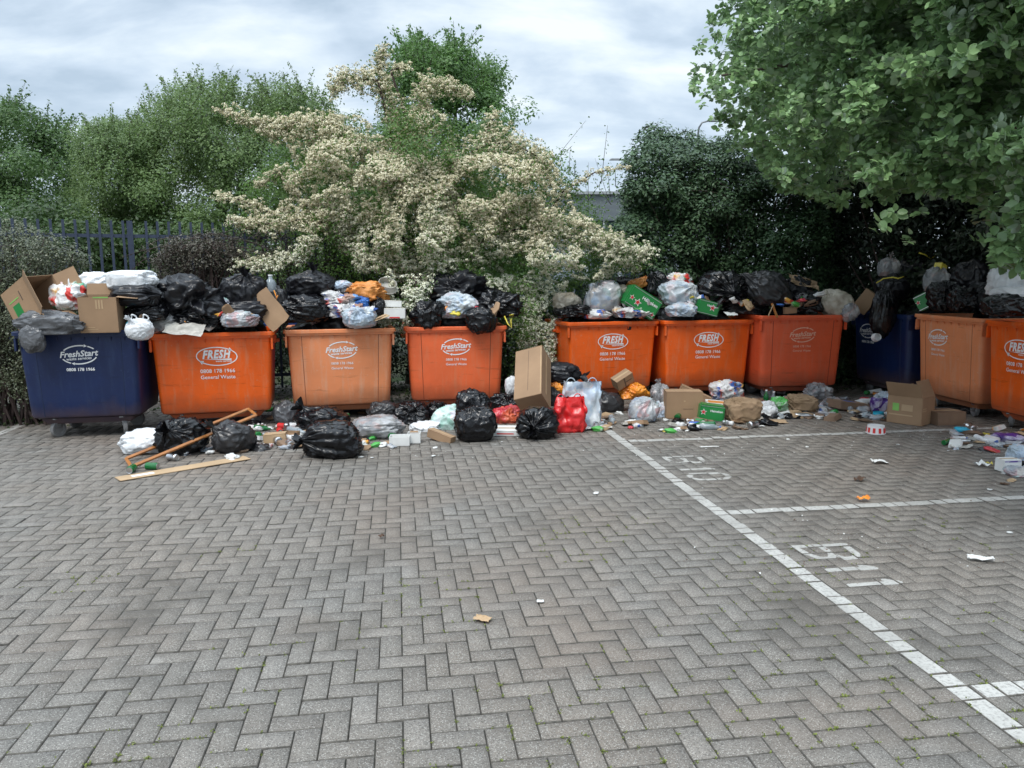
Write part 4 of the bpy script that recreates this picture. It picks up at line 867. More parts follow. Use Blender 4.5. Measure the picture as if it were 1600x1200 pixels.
# bin 5
K('beige and white bag at the left end of the middle orange bin', 'beige', 886, 474, 46, 32, 10.3, (.2, -.2, .9), tuft=False, crump=.15)
K('black sack low at the left rim of the middle orange bin', 'black', 898, 488, 60, 26, 10.2, (.8, -.5, 0), crump=.2, tuft=False)
K('large clear bag with pale rubbish inside on the middle orange bin', 'clear', 942, 466, 62, 58, 10.35, (-.7, -.1, .7), crump=.12, pleat=.1, tuft=False, slump=(.15, 0))
K('black sack behind the large clear bag', 'blackmatt', 972, 446, 40, 26, 10.9, tuft=False)
K('white bag with blue writing lying on the rim of the middle orange bin', 'multi', 928, 492, 52, 18, 10.15, (1, 0, 0), tuft=False, crump=.12)
K('black sack behind the green beer carton on the middle orange bin', 'black', 1024, 448, 42, 44, 10.6, (-.3, -.5, .7), crump=.16, tuft=False)
K('brown and yellow crumpled packet at the back of the middle orange bin', 'orangedull', 996, 446, 34, 18, 10.6, (1, 0, .6), crump=.25, tuft=False, rot=-25)
K('pinkish crumpled wrapper left of the green beer carton', 'beige', 972, 456, 26, 20, 10.4, crump=.25, tuft=False)
K('coloured scraps packed under the green beer carton', 'multi', 985, 490, 50, 18, 10.2, crump=.3, tuft=False)
# bin 6
K('pale clear bag sagging between two green beer cartons', 'clearblue', 1060, 462, 66, 44, 10.45, (.6, -.4, .5), crump=.16, tuft=False, slump=(-.2, 0))
K('small white bag with its handle dangling over the orange rim', 'clearblue', 1064, 486, 50, 26, 10.2, (.3, -.5, -.6), crump=.2, tuft=False)
K('red and white food bag standing on the second middle orange bin', 'redwhite', 1062, 443, 48, 30, 10.75, (.5, 0, .8), crump=.25, tuft=False, rot=12)
K('big black tied sack right of the red and white food bag', 'black', 1130, 453, 84, 58, 10.6, (.1, -.85, -.15), pleat=.18, crump=.1)
K('black sack wedged between the dirty wrappers and the second beer carton', 'blackmatt', 1100, 466, 56, 36, 10.8, (-1, -.3, 0), tuft=False)
K('dull crumpled dark sack spread along the rim left of the wooden sticks', 'darkgrey', 1160, 480, 72, 32, 10.62, (-.5, -.7, .3), crump=.34, tuft=False)
# bin 7
K('shiny grey-black sack leaning with its pointed corner up', 'darkgrey', 1198, 456, 76, 64, 10.5, (-.75, -.1, .8), crump=.12, pleat=.12, tuft=False, slump=(-.35, 0))
K('dark dull sack behind the brown paper bag on the dark red-orange bin', 'blackmatt', 1240, 458, 60, 44, 10.8, tuft=False)
K('black shiny sack on the right of the dark red-orange bin', 'black', 1258, 476, 62, 36, 10.5, (.2, -.8, .4), crump=.16, tuft=False)
K('beige sack of stuffing hanging over the corner of the dark red-orange bin', 'beige', 1306, 478, 56, 44, 10.4, (-.8, 0, .5), crump=.1, tuft=False, rot=28, flat=2)
K('smoky tail of the hanging beige sack', 'greyclear', 1326, 490, 28, 30, 10.25, (.5, -.2, -.7), crump=.2, tuft=False, flat=2)
# bin 8
K('long black sack hanging down the front of the shaded navy bin', 'black', 1380, 494, 40, 76, 10.15, (.1, -.3, 1), crump=.12, pleat=.18, dep=.5, tuft=False, flat=2)
K('black sack with a yellow drawstring on the shaded navy bin', 'blackmatt', 1392, 455, 52, 44, 10.5, (0, -.2, 1), tuft=False)
K('purplish grey sack at the top of the shaded navy bin heap', 'greyclear', 1388, 422, 34, 34, 10.7, (0, -.3, 1), tuft=True)
K('black sack at the back of the shaded corner heap', 'blackmatt', 1430, 432, 64, 56, 11.1, tuft=False)
# bin 9
K('smoky grey sack with a yellow box on the shaded salmon bin', 'greyclear', 1462, 442, 40, 46, 9.9, (.3, -.4, .8), crump=.16, tuft=False)
K('shiny black sack sagging on the shaded salmon bin rim', 'black', 1476, 470, 50, 54, 9.5, (-.3, -.6, .6), crump=.18, tuft=False)
K('small shiny black sack next to the sagging one, nearer the right', 'black', 1502, 474, 42, 44, 9.2, (.2, -.8, .5), crump=.2, tuft=True)
K('dark sack above the small shiny black sack on the shaded salmon bin', 'blackmatt', 1512, 436, 56, 52, 9.8, (0, -.4, 1), tuft=False)
K('black sack low on the inside of the shaded salmon bin', 'blackmatt', 1535, 470, 56, 50, 9.3, tuft=False)
# bin 10
K('glossy black sack resting on the rim of the bin at the right edge', 'black', 1572, 482, 70, 40, 8.2, (.8, -.3, .4), crump=.12, tuft=False)
K('white and grey crumpled bag on the bin at the right edge', 'white', 1570, 446, 54, 50, 8.5, (0, -.2, 1), crump=.22, tuft=False)
K('folded white bag with a green stripe on the bin at the right edge', 'white', 1582, 462, 66, 22, 8.3, (1, 0, .2), crump=.16, tuft=False)
# ground, left to right
K('white translucent bag lying flat left of the wooden frame', 'white', 226, 690, 78, 40, None, (-1, -.2, -.1), crump=.2, pleat=.14, tuft=False, rot=0)
K('round black tied sack inside the wooden frame, its knot to the front', 'black', 284, 680, 80, 64, None, (-.15, -.9, .45), pleat=.17)
K('dusty dark grey sack lying in the wooden frame', 'darkgrey', 362, 682, 68, 54, None, (-.6, -.3, .6), pleat=.12)
K('grey sack squeezed between the orange and salmon bins', 'grey', 448, 646, 42, 40, 8.7, (0, 0, 1), tuft=False)
K('black sack lying under the salmon bin front', 'black', 500, 655, 84, 46, 8.3, (-.5, -.1, .8), crump=.16)
K('big black tied sack lying furthest forward on the paving, knot to the left', 'black', 521, 688, 92, 62, None, (-.85, -.45, .1), pleat=.17)
K('long white-grey sack lying in front of the salmon bin', 'greyclear', 588, 669, 84, 36, None, (1, -.1, .1), crump=.14, tuft=False)
K('grey sack under the right side of the salmon bin', 'darkgrey', 597, 642, 44, 32, 8.75, (-.5, 0, .8), tuft=False)
K('black sack lying between the salmon and red-orange bins', 'black', 641, 648, 56, 40, 8.75, (.1, -.7, .6), crump=.2, tuft=False)
K('black sack under the front of the red-orange bin', 'black', 684, 642, 36, 34, 8.9, (.1, -.6, .7), tuft=False)
K('mint and lilac see-through bag leaning on the tall black sack', 'tealmint', 702, 655, 56, 46, 8.45, (.5, -.1, .9), crump=.2, tuft=False)
K('flat white bag spread beside the mint bag', 'white', 664, 668, 52, 22, 8.35, (1, 0, 0), crump=.25, tuft=False)
K('tall black double bulging sack before the red-orange bin, lower half', 'black', 743, 663, 66, 60, None, (-.2, -.2, 1), crump=.12, tuft=False)
K('upper black sack stacked on another before the red-orange bin', 'black', 738, 635, 56, 54, 8.35, (.4, -.2, -.8), crump=.12, pleat=.12, tuft=False)
K('black sack behind the pinkish red bag', 'black', 795, 632, 52, 38, 9.0, (0, -.6, .8), crump=.25, tuft=False)
K('pinkish red see-through bag beside the tall black sack', 'pinkred', 791, 652, 46, 36, 8.75, (.1, -.5, .8), crump=.18, tuft=False)
K('upright pale sack behind the tilted cardboard box', 'white', 799, 604, 22, 34, 9.2, (0, 0, 1), tuft=False)
K('round black tied sack below the tilted cardboard box, pleats facing front', 'black', 839, 661, 70, 56, None, (-.15, -.95, -.05), pleat=.2, crump=.07)
K('black sack lying on the orange bag right of the tilted cardboard box', 'blackmatt', 876, 585, 60, 36, 9.3, (1, -.4, -.1), pleat=.16, crump=.09)
K('orange bag stuffed under a black sack right of the tilted box', 'orange', 868, 608, 36, 24, 9.2, crump=.25, tuft=False)
K('dark sack between the tilted box and the red bag', 'darkgrey', 862, 622, 30, 34, 9.1, tuft=False)
K('dull black sack leaning on the orange bin behind the white bag', 'darkgrey', 948, 634, 54, 46, 9.45, (-.3, -.1, .9), crump=.07, pleat=.06, tuft=False)
K('crumpled orange bag at the front of the middle orange bin', 'orange', 992, 614, 42, 26, 9.45, (.6, 0, .5), crump=.3, tuft=False)
K('rounded clear bag of pale rubbish left of the closed carton', 'clear', 1004, 641, 50, 44, None, (.3, -.5, .7), crump=.12, tuft=False)
K('clear bag with upright twisted neck beside the closed carton', 'greyclear', 1030, 622, 32, 44, 9.5, (-.1, 0, 1), crump=.2, pleat=.2)
K('pale blue crumpled bag between the clear bags and the closed carton', 'clearblue', 1026, 648, 34, 40, 9.1, crump=.3, tuft=False)
K('colourful printed bag against the orange bin behind the beer carton', 'multi', 1134, 612, 54, 34, 9.75, (.8, 0, .5), crump=.18, tuft=False)
K('brown paper sack with pale lettering in front of the colourful printed bag', 'paperbag', 1160, 642, 56, 42, None, (-.4, -.2, .9), boxy=.6, crump=.12, pleat=.05, tuft=False)
K('white crumpled bag between the brown paper sacks', 'white', 1196, 640, 34, 22, None, crump=.3, tuft=False)
K('green and white packet bag behind the glass bottle', 'greenbag', 1218, 634, 26, 24, None, crump=.3, tuft=False)
K('brown paper bag lying in front of the dark red-orange bin', 'paperbag', 1250, 633, 50, 28, None, (-1, -.2, .2), boxy=.6, crump=.14, tuft=False)
K('clear bag with brown contents under the dark red-orange bin corner', 'greyclear', 1276, 615, 44, 26, 10.0, crump=.3, tuft=False)
K('purple and white packet stack beside the open box with green mark', 'purple', 1373, 635, 26, 24, None, boxy=.5, crump=.1, tuft=False)
K('white crumpled bag behind the purple packet', 'clearblue', 1382, 626, 34, 22, 9.6, crump=.3, tuft=False)
K('pale blue clear bag at the right edge of the paving', 'clearblue', 1592, 714, 40, 34, None, (-.6, 0, .5), crump=.15, tuft=False)
K('flattened clear bag at the right edge below the small white carton', 'clear', 1590, 742, 40, 18, None, crump=.25, tuft=False)
K('purple wrapper bag under the bin at the right edge', 'purple', 1575, 690, 50, 14, None, (1, 0, 0), crump=.2, tuft=False)
for (px, py, w, h, mt, lb) in ((1520, 642, 30, 18, 'darkgrey', 'dark bag shoved under the shaded salmon bin'), (1300, 632, 30, 18, 'greyclear', 'crumpled film left of the flattened brown carton')):
    K(lb, mt, px, py, w, h, None, crump=.3, tuft=False)
# upright carrier bags
def tote(label, mt, px, py, w, h, Y, dep=.35, lean=0, handles=True):
    g_ = G(px, py+h/2); Yg = g_.y if Y is None else Y; s_ = mpp(px, py, Yg+.1); sx, sz = w*s_, h*s_; sy = sx*dep; nx = 14; nz = 16; SC[0] += 1; o_ = Vector((SC[0]*2.1, 0, 0))
    v = []; f = []; ring = []
    for i in range(nx): ring.append((-1+2*i/nx, -1))
    for i in range(6): ring.append((1, -1+2*i/6))
    for i in range(nx): ring.append((1-2*i/nx, 1))
    for i in range(6): ring.append((-1, 1-2*i/6))
    n = len(ring)
    for r_ in range(nz+1):
        t = r_/nz
        for (a, b_) in ring:
            bul = 1+.1*math.sin(math.pi*t)-.06*t; p = Vector((a*sx/2*bul*(1-.12*abs(b_)*(abs(a) > .99)), b_*sy/2*(1-.75*t**2.2)*(1+.2*math.sin(math.pi*t)), t*sz))
            q = Vector((a*2, b_, t*3))+o_; p += Vector((noise.noise(q*1.3)*.12, noise.noise(q*1.5+Vector((9, 0, 0)))*.22, (abs(noise.noise(q*2))*-.16)*t))*sx*.8
            p += Vector((0, -1, 0))*(abs(noise.noise(Vector((a*1.2, b_, t*7))+o_))*.13*sx)
            v.append(tuple(p))
    for r_ in range(nz):
        for k in range(n): k2 = (k+1) % n; A = r_*n; f.append((A+k, A+k2, A+n+k2, A+n+k))
    f.append(tuple(range(n))[::-1]); me = bpy.data.meshes.new('carrier_bag'); me.from_pydata(v, [], f); me.shade_smooth()
    o = link('carrier_bag', me, MT[mt]); o.location = (P(px, py, Yg+.1).x, Yg+sy/2+.02, 0); o.rotation_euler = (0, R(lean), random.uniform(-.2, .2)); props(o, label, 'carrier bag')
    if handles:
        for q in (-.28, .28):
            mb = MB(); mb.tube([Vector((q*sx+math.cos(a)*sx*.12, .0, sz*.93+math.sin(a)*sz*.13)) for a in np.linspace(0, math.pi, 9)], .006, 6); mb.obj('handle', MT[mt], o, smooth=True)
    return o
tote('bright red upright plastic bag beside the round black tied sack', 'red', 888, 649, 48, 56, None)
tote('tall white plastic bag standing behind the bright red bag', 'clearblue', 908, 632, 60, 72, 8.35, dep=.5)
# ---------------------------------------------------------------- cartons
def carton(label, px, py, Y, dims, rot, mt='card', flaps=(), decals=(), closed=False, ground=False, cat='cardboard box', dx=0):
    """dims x,y,z in metres; rot euler degrees; flaps: (side, open angle deg, length)"""
    w, d, h = dims
    if not ground and px < 240 and Y < 8.2: Y += .15
    c = P(px, py, Y) if not ground else None
    if ground: g_ = G(px, py); c = Vector((P(px, py, g_.y).x, g_.y+d/2, h/2+.004))
    root = empty('cardboard_box', c, label, cat, rot=tuple(R(a) for a in rot)); t = .006
    mb = MB(); mb.box((0, 0, -h/2+t/2), (w, d, t)); mb.box((0, -d/2+t/2, t/2), (w, t, h-t)); mb.box((0, d/2-t/2, t/2), (w, t, h-t)); mb.box((-w/2+t/2, 0, t/2), (t, d-2*t, h-t)); mb.box((w/2-t/2, 0, t/2), (t, d-2*t, h-t))
    mb.obj('body', MT[mt], root, bevel=.0015)
    if closed:
        MB().box((0, 0, h/2+t/2+.0005), (w, d, t)).obj('lid_flap', MT[mt], root, bevel=.0015)
        MB().box((0, 0, h/2+t+.0015), (w*1.0, min(.05, d*.2), .001)).obj('tape', MT['cardpale'], root)
    for (sd_, an, ln) in flaps:
        if sd_ in 'fb': L_, hin, ax, s0 = w, (-d/2 if sd_ == 'f' else d/2), 0, (-1 if sd_ == 'f' else 1)
        else: L_, hin, ax, s0 = d, (-w/2 if sd_ == 'l' else w/2), 1, (-1 if sd_ == 'l' else 1)
        a = R(an); fo = MB().box((0, 0, ln/2), (L_-.01, .004, ln) if ax == 0 else (.004, L_-.01, ln)).obj('flap', MT[mt], root)
        fo.location = (0, hin-s0*.003, h/2+.001) if ax == 0 else (hin-s0*.003, 0, h/2+.001); fo.rotation_euler = (-a*s0, 0, 0) if ax == 0 else (0, a*s0, 0)
    for (face, u, v_, dw, dh, dm) in decals:
        y_ = .0012
        if face == 'f': q = (u*w/2, -d/2-y_, v_*h/2), (dw, .0016, dh)
        elif face == 'l': q = (-w/2-y_, u*d/2, v_*h/2), (.0016, dw, dh)
        elif face == 'r': q = (w/2+y_, u*d/2, v_*h/2), (.0016, dw, dh)
        else: q = (u*w/2, v_*d/2, h/2+.0085), (dw, dh, .0016)
        MB().box(*q).obj('printed_patch', MT[dm], root)
    return root
carton('open brown box with a green printed square, tipped sideways at the far left', 56, 470, 7.8, (.42, .34, .4), (8, 62, -14), flaps=(('f', 30, .2), ('b', 35, .22), ('r', 60, .15)), decals=(('f', .15, -.3, .12, .11, 'green_hard'), ('f', -.35, -.3, .012, .16, 'green_pale'), ('f', -.35, .3, .1, .012, 'inkbrown')))
carton('open brown box with white printed stripes upright on the left navy bin', 160, 487, 7.78, (.36, .3, .36), (4, 0, 12), flaps=(('r', 95, .2), ('b', 20, .12)), decals=(('f', .1, .6, .016, .09, 'cardpale'), ('f', .25, .6, .016, .09, 'cardpale'), ('f', -.05, .6, .016, .09, 'cardpale'), ('f', -.5, -.7, .1, .006, 'cardpale'), ('f', -.4, -.8, .12, .006, 'cardpale'), ('f', .2, .99, .14, .012, 'green_pale')))
carton('large tall cardboard box tilted to the right, standing on rubbish between the bins', 832, 594, 8.75, (.33, .3, .72), (-46, -15, -17), mt='card', closed=True, decals=(('f', .93, 0, .012, .66, 'cardpale'), ('f', 0, .1, .006, .6, 'carddark'), ('r', 0, .1, .03, .6, 'cardpale')))
carton('brown closed carton in front of the second middle orange bin', 1069, 656, 0, (.42, .26, .31), (0, 0, -3), ground=True, closed=True, decals=(('f', .0, .35, .02, .014, 'cardpale'), ('f', .2, -.25, .12, .004, 'inkbrown')))
carton('brown carton leaning behind the closed one', 1082, 624, 9.6, (.4, .2, .2), (0, 24, -10), mt='card', closed=True)
carton('small brown carton with black tape perched on the orange bin front', 972, 594, 9.4, (.24, .14, .13), (20, -28, 20), closed=True, decals=(('f', -.1, 0, .015, .13, 'inkbrown'), ('f', .3, 0, .1, .012, 'inkbrown')))
carton('open brown box with a green printed mark beside the shaded salmon bin', 1434, 668, 0, (.33, .38, .31), (0, 0, 40), ground=True, flaps=(('f', -25, .2), ('l', 28, .18), ('r', 150, .15), ('b', -50, .18)), decals=(('l', .5, .2, .07, .085, 'green_pale'), ('l', -.15, .2, .12, .07, 'cardpale'), ('l', .2, -.35, .26, .014, 'cardpale'), ('f', -.6, .2, .09, .008, 'cardpale'), ('f', -.6, .05, .11, .008, 'cardpale')))
carton('low closed carton behind the open box with the green mark', 1483, 668, 0, (.34, .25, .14), (0, 0, 8), mt='carddark', ground=True, closed=True)
carton('flattened brown carton with a blue circle left of the shaded navy bin', 1332, 645, 0, (.42, .3, .09), (0, 8, 12), mt='carddark', ground=True, closed=True, decals=(('t', 0, 0, .14, .1, 'blue_hard'),))
carton('low white tray box with two compartments on the paving', 622, 697, 0, (.2, .16, .09), (0, 0, 4), mt='paper', ground=True, cat='carton')
carton('low white tray box holding brown card, right of its twin', 645, 693, 0, (.13, .14, .1), (0, 0, 4), mt='paper', ground=True, cat='carton', decals=(('t', 0, 0, .08, .08, 'card'),))
carton('long torn brown carton by the foot of the tall black sack', 688, 690, 0, (.3, .09, .08), (0, 12, -32), mt='card', ground=True, closed=True)
carton('flat pizza box under the pinkish red bag', 790, 682, 0, (.32, .3, .05), (0, 0, -4), mt='paper', ground=True, closed=True, cat='food box', decals=(('f', 0, 0, .18, .012, 'red_hard'),))
carton('small brown carton among the cans between two bins', 427, 692, 0, (.22, .12, .09), (0, -4, 6), mt='cardpale', ground=True, closed=True)
carton('open pale carton next to the small brown one', 452, 689, 0, (.14, .12, .09), (0, 0, -6), mt='card', ground=True)
carton('red flat packet lying by the open pale carton', 470, 693, 0, (.11, .09, .035), (0, 0, 8), mt='red_hard', ground=True, closed=True, cat='packet')
carton('small white carton with purple lid edge at the right edge', 1579, 742, 0, (.16, .11, .1), (0, 0, 6), mt='paper', ground=True, closed=True, cat='carton', decals=(('f', 0, .85, .15, .012, 'purple'), ('f', 0, 0, .06, .01, 'inkbrown')))
carton('brown box flap block on the shaded navy bin', 1352, 474, 10.6, (.2, .18, .3), (0, 35, -30), mt='card', closed=True)
carton('white carton on the salmon bin beneath the blossom', 617, 489, 9.0, (.24, .15, .11), (0, 0, 4), mt='paper', closed=True, cat='carton', decals=(('f', 0, -.8, .12, .015, 'red_hard'),))
carton('white flat carton stacked on the one beneath the blossom', 612, 474, 9.15, (.22, .14, .07), (0, 3, 12), mt='paper', closed=True, cat='carton')
carton('white packets pushed into the heap on the leftmost orange bin', 320, 505, 8.35, (.18, .1, .05), (20, 22, -10), mt='paper', closed=True, cat='packet')
carton('upturned tray pack on top of the green beer carton', 1118, 634, 9.25, (.25, .17, .06), (8, 4, -8), mt='paper', closed=True, cat='food tray', decals=(('f', 0, .2, .18, .02, 'yellow'), ('t', 0, 0, .2, .09, 'orangedull')))
carton('yellow box caught in the smoky grey sack', 1468, 424, 9.9, (.12, .1, .13), (0, 20, 30), mt='yellow', closed=True, cat='carton')
carton('brown card block beside the sticks on the dark red-orange bin', 1234, 487, 10.25, (.17, .05, .08), (0, -4, 6), mt='card', closed=True)
# ---- green beer cartons with writing and red stars
T_HK = text_mesh('Heineken', 1, .02)
def star_mb(r):
    mb = MB(); pts = [(math.sin(math.pi*i/5)*(r if i % 2 == 0 else r*.42), math.cos(math.pi*i/5)*(r if i % 2 == 0 else r*.42)) for i in range(10)]
    mb.v = [Vector((x, y, 0)) for x, y in pts]+[Vector((0, 0, 0))]; mb.f = [(10, i, (i+1) % 10) for i in range(10)]; return mb
def beer(label, px, py, Y, w, d, h, rot, stars, text=True, ground=False):
    c = P(px, py, Y) if not ground else Vector((P(px, py, G(px, py).y).x, G(px, py).y+d/2, h/2+.004))
    root = empty('beer_carton', c, label, 'beer carton', rot=tuple(R(a) for a in rot))
    MB().box((0, 0, 0), (w, d, h)).obj('body', MT['green_hard'], root, bevel=.018)
    mb = MB(); 
    for z in (-.85, .85): mb.box((0, -d/2-.001, z*h/2), (w*.94, .003, h*.035))
    mb.obj('trim', MT['silver'], root)
    for (sx_, sz_, r) in stars:
        for r2, mt_, off_ in ((r*1.35, 'inkwhite', .002), (r, 'red_hard', .0035)):
            s_ = star_mb(r2).obj('star', MT[mt_], root); s_.location = (sx_*w/2, -d/2-off_, sz_*h/2); s_.rotation_euler = (R(90), 0, 0)
    if text:
        mb = MB(); fit(mb, T_HK, 0, 0, w*.5); t_ = link('lettering', mb.mesh('lettering'), MT['inkwhite'], root); t_.location = (w*.16, -d/2-.003, h*.1); t_.rotation_euler = (R(90), 0, 0)
    return root
beer('green beer carton with red stars lying tilted on the middle orange bin', 1000, 473, 10.25, .47, .3, .28, (0, 32, 8), ((-.72, -.15, .03), (-.3, -.28, .042), (.78, -.55, .028)))
beer('torn green beer carton with one red star low on the second middle orange bin', 1104, 482, 10.3, .3, .16, .19, (0, 14, 4), ((.35, .1, .038),))
beer('green beer carton standing on the paving beside the brown paper sack', 1113, 661, 0, .28, .2, .19, (0, 6, -6), ((-.72, .1, .03),), ground=True)
beer('small green can pack at the left end of the shaded salmon bin', 1443, 474, 9.75, .17, .12, .2, (0, -30, -40), ((-.6, .1, .025),), text=False)
# ---------------------------------------------------------------- boards, sheets, frame, poles
def slab(label, name, cat, a, b_, width_, th, mt, z=None):
    """flat strip from point a to b"""
    a, b_ = Vector(a), Vector(b_); d = b_-a; L_ = d.length; q = d.to_track_quat('X', 'Z'); o = MB().box((L_/2, 0, 0), (L_, width_, th)).obj(name, MT[mt], bevel=.001)
    o.location = a; o.rotation_mode = 'QUATERNION'; o.rotation_quaternion = q; props(o, label, cat); return o
a, b_ = G(182, 746, .008), G(385, 713, .008)
sb = slab('long flat strip of pale hardboard on the paving in front of the wooden frame', 'hardboard_strip', 'board', a, b_, .16, .006, 'cardpale')
MB().box((.2, 0, .0042), (.18, .06, .001)).obj('sticker', MT['paper'], sb)
A1, A2, B2, B1 = G(197, 728, .02), G(180+33, 731, .02), P(405, 652, 8.35), P(390, 648, 8.5)
fr_root = empty('timber_surround', A1, 'long narrow varnished wooden frame lying over two sacks', 'wooden frame')
near0, near1 = G(204, 727, .03), P(404, 657, 7.95); far0, far1 = G(196, 714, .03), P(390, 651, 8.35)
near1 = P(400, 664, 7.75); far1 = P(388, 657, 8.0); near1.z = .27; far1.z = .29
for (p0, p1) in ((near0, near1), (far0, far1), (near0, far0), (near1, far1)):
    child_at(MB().tube([p0, p1], .019, 4).obj('rail', MT['wood'], bevel=.003), fr_root)
slab('white tube poking out of the rubbish on the left navy bin', 'plastic_tube', 'tube', P(228, 498, 8.05), P(262, 478, 8.35), .03, .03, 'plasticwhite')
slab('short white stick leaning on the clear bag of the leftmost orange bin', 'plastic_stick', 'stick', P(384, 489, 8.5), P(398, 479, 8.5), .02, .02, 'plasticwhite')
slab('upright wooden stick on the rim of the dark red-orange bin', 'wooden_stick', 'stick', P(1214, 498, 10.05), P(1206, 476, 10.15), .025, .02, 'wood')
slab('thin wooden stick crossing the upright one', 'wooden_stick', 'stick', P(1200, 496, 10.05), P(1208, 478, 10.12), .012, .012, 'cardpale')
def sheet(label, name, cat, px, py, Y, w, h, rot, mt, amp=.02, ground=False, n=10):
    v = []; f = []; SC[0] += 1
    for i in range(n+1):
        for j in range(n+1):
            x, y = (i/n-.5)*w, (j/n-.5)*h; q = Vector((x/w*2.2, y/h*2.2, SC[0]*1.7))
            v.append((x+noise.noise(q*1.5)*w*.06, y+noise.noise(q*1.5+Vector((5, 0, 0)))*h*.06, noise.noise(q)*amp+abs(noise.noise(q*2.3))*amp*.8))
    for i in range(n):
        for j in range(n): A = i*(n+1)+j; f.append((A, A+n+1, A+n+2, A+1))
    me = bpy.data.meshes.new(name); me.from_pydata(v, [], f); o = link(name, me, MT[mt]); sm = o.modifiers.new('t', 'SOLIDIFY'); sm.thickness = .0012
    o.location = (G(px, py, .012+amp*.4) if ground else P(px, py, Y)); o.rotation_euler = tuple(R(a) for a in rot); return props(o, label, cat)
sheet('grey-white newspaper sheet folded over the rim of the leftmost orange bin', 'newspaper', 'newspaper', 288, 512, 8.15, .4, .2, (35, 6, 4), 'dirtypaper', .03)
sheet('brown paper crumpled at the back of the leftmost orange bin', 'paper_sheet', 'paper', 368, 485, 8.55, .34, .24, (30, 8, 10), 'paperbag', .06)
cs = sheet('brown card sheet leaning between the leftmost orange bin and the salmon bin', 'card_sheet', 'card', 421, 482, 8.55, .26, .44, (78, -40, 0), 'card', .004)
sheet('folded brown paper bag lying high on the dark red-orange bin', 'paper_bag', 'paper bag', 1255, 443, 10.7, .42, .22, (35, 16, 5), 'paperbag', .05)
sheet('white paper edge showing below the dark sacks on the second middle bin', 'paper_sheet', 'paper', 1142, 492, 10.15, .16, .12, (20, 0, 10), 'paper', .02)
sheet('white flat plastic tray lying on the litter left of the open box', 'plastic_tray', 'tray', 1316, 640, 9.5, .3, .3, (12, -8, 20), 'plasticwhite', .006)
sheet('white paper plates and card under the long white-grey sack', 'paper_scrap', 'paper', 525, 446+30, 9.0, .14, .1, (40, 0, 0), 'paper', .02)
sheet('flat brown board lying alone at the front of the litter', 'card_board', 'card', 1210, 660, 0, .25, .16, (3, 0, -5), 'cardpale', .006, True)
sheet('white paper under the tall white bag', 'paper_sheet', 'paper', 925, 668, 0, .4, .2, (0, 0, 10), 'paper', .02, True)
sheet('thin white card by the foot of the flat brown board', 'card_scrap', 'card', 1183, 667, 0, .14, .05, (0, 0, 4), 'paper', .006, True)
sheet('brown leaf-like card scrap lying alone in the middle of the paving', 'card_scrap', 'scrap', 752, 966, 0, .08, .05, (0, 0, -20), 'cardpale', .012, True)
sheet('orange peel shaped food scrap beside the middle bay line', 'food_scrap', 'scrap', 1347, 781, 0, .09, .05, (0, 0, 5), 'orange', .03, True)
sheet('small dark leaf on the paving near the B10 bay', 'dead_leaf', 'leaf', 1342, 750, 0, .09, .05, (0, 0, 30), 'brown', .03, True)
sheet('small black scrap on the open paving left of centre', 'dead_leaf', 'leaf', 594, 836, 0, .035, .03, (0, 0, 30), 'brown', .015, True)
sheet('round white sticker on the paving in front of the bay line', 'sticker', 'sticker', 842, 939, 0, .035, .03, (0, 0, 0), 'paper', .002, True)
sheet('crumpled white tissue in the far bay right of the bay number', 'tissue', 'tissue', 1373, 723, 0, .13, .08, (0, 0, 0), 'paper', .02, True)
sheet('white tissue with a yellow end near the right edge', 'tissue', 'tissue', 1532, 728, 0, .1, .08, (0, 0, 0), 'paper', .03, True)
sheet('yellow scrap touching the white tissue near the right edge', 'food_scrap', 'scrap', 1543, 727, 0, .04, .06, (0, 0, 0), 'yellow', .02, True)
sheet('torn grey paper below the open box at right', 'paper_scrap', 'paper', 1502, 700, 0, .22, .1, (0, 0, -10), 'dirtypaper', .03, True)
sheet('white food wrap on the nearest bay at the right', 'wrapper', 'wrapper', 1530, 875, 0, .14, .05, (0, 0, -12), 'paper', .02, True)
sheet('white line-shaped paper strip above the B10 number', 'paper_scrap', 'paper', 1107, 699, 0, .18, .03, (0, 0, 6), 'paper', .006, True)
# ---------------------------------------------------------------- small containers
def can(label, px, py, mt, L_=.115, r=.033, Y=None, lie=True, rz=None, cat='drink can', name='drink_can', group=None):
    c = G(px, py, r) if Y is None else P(px, py, Y); root = empty(name, c, label, cat, group, rot=(R(90) if lie else 0, 0, random.uniform(0, 3.1) if rz is None else rz))
    MB().lathe([(r*.7, -L_/2), (r, -L_/2+.008), (r, L_/2-.012), (r*.8, L_/2)], n=18).obj('body', MT[mt], root, smooth=False)
    MB().lathe([(r*.8, 0), (r*.82, .003), (r*.7, .001)], (0, 0, L_/2-.0005), n=18).obj('rim', MT['silver'], root); return root
def bottle(label, px, py, mt, L_=.24, r=.033, Y=None, rz=0, cap='inkwhite', tilt=90):
    c = G(px, py, r) if Y is None else P(px, py, Y); root = empty('bottle', c, label, 'bottle', rot=(R(tilt), 0, rz))
    MB().lathe([(r*.85, -L_/2), (r, -L_/2+.01), (r, L_*.15), (r*.75, L_*.27), (r*.38, L_*.36), (r*.36, L_*.47)], n=18).obj('body', MT[mt], root, smooth=True)
    MB().lathe([(r*.42, 0), (r*.42, .016)], (0, 0, L_*.465), n=14).obj('cap', MT[cap], root); return root
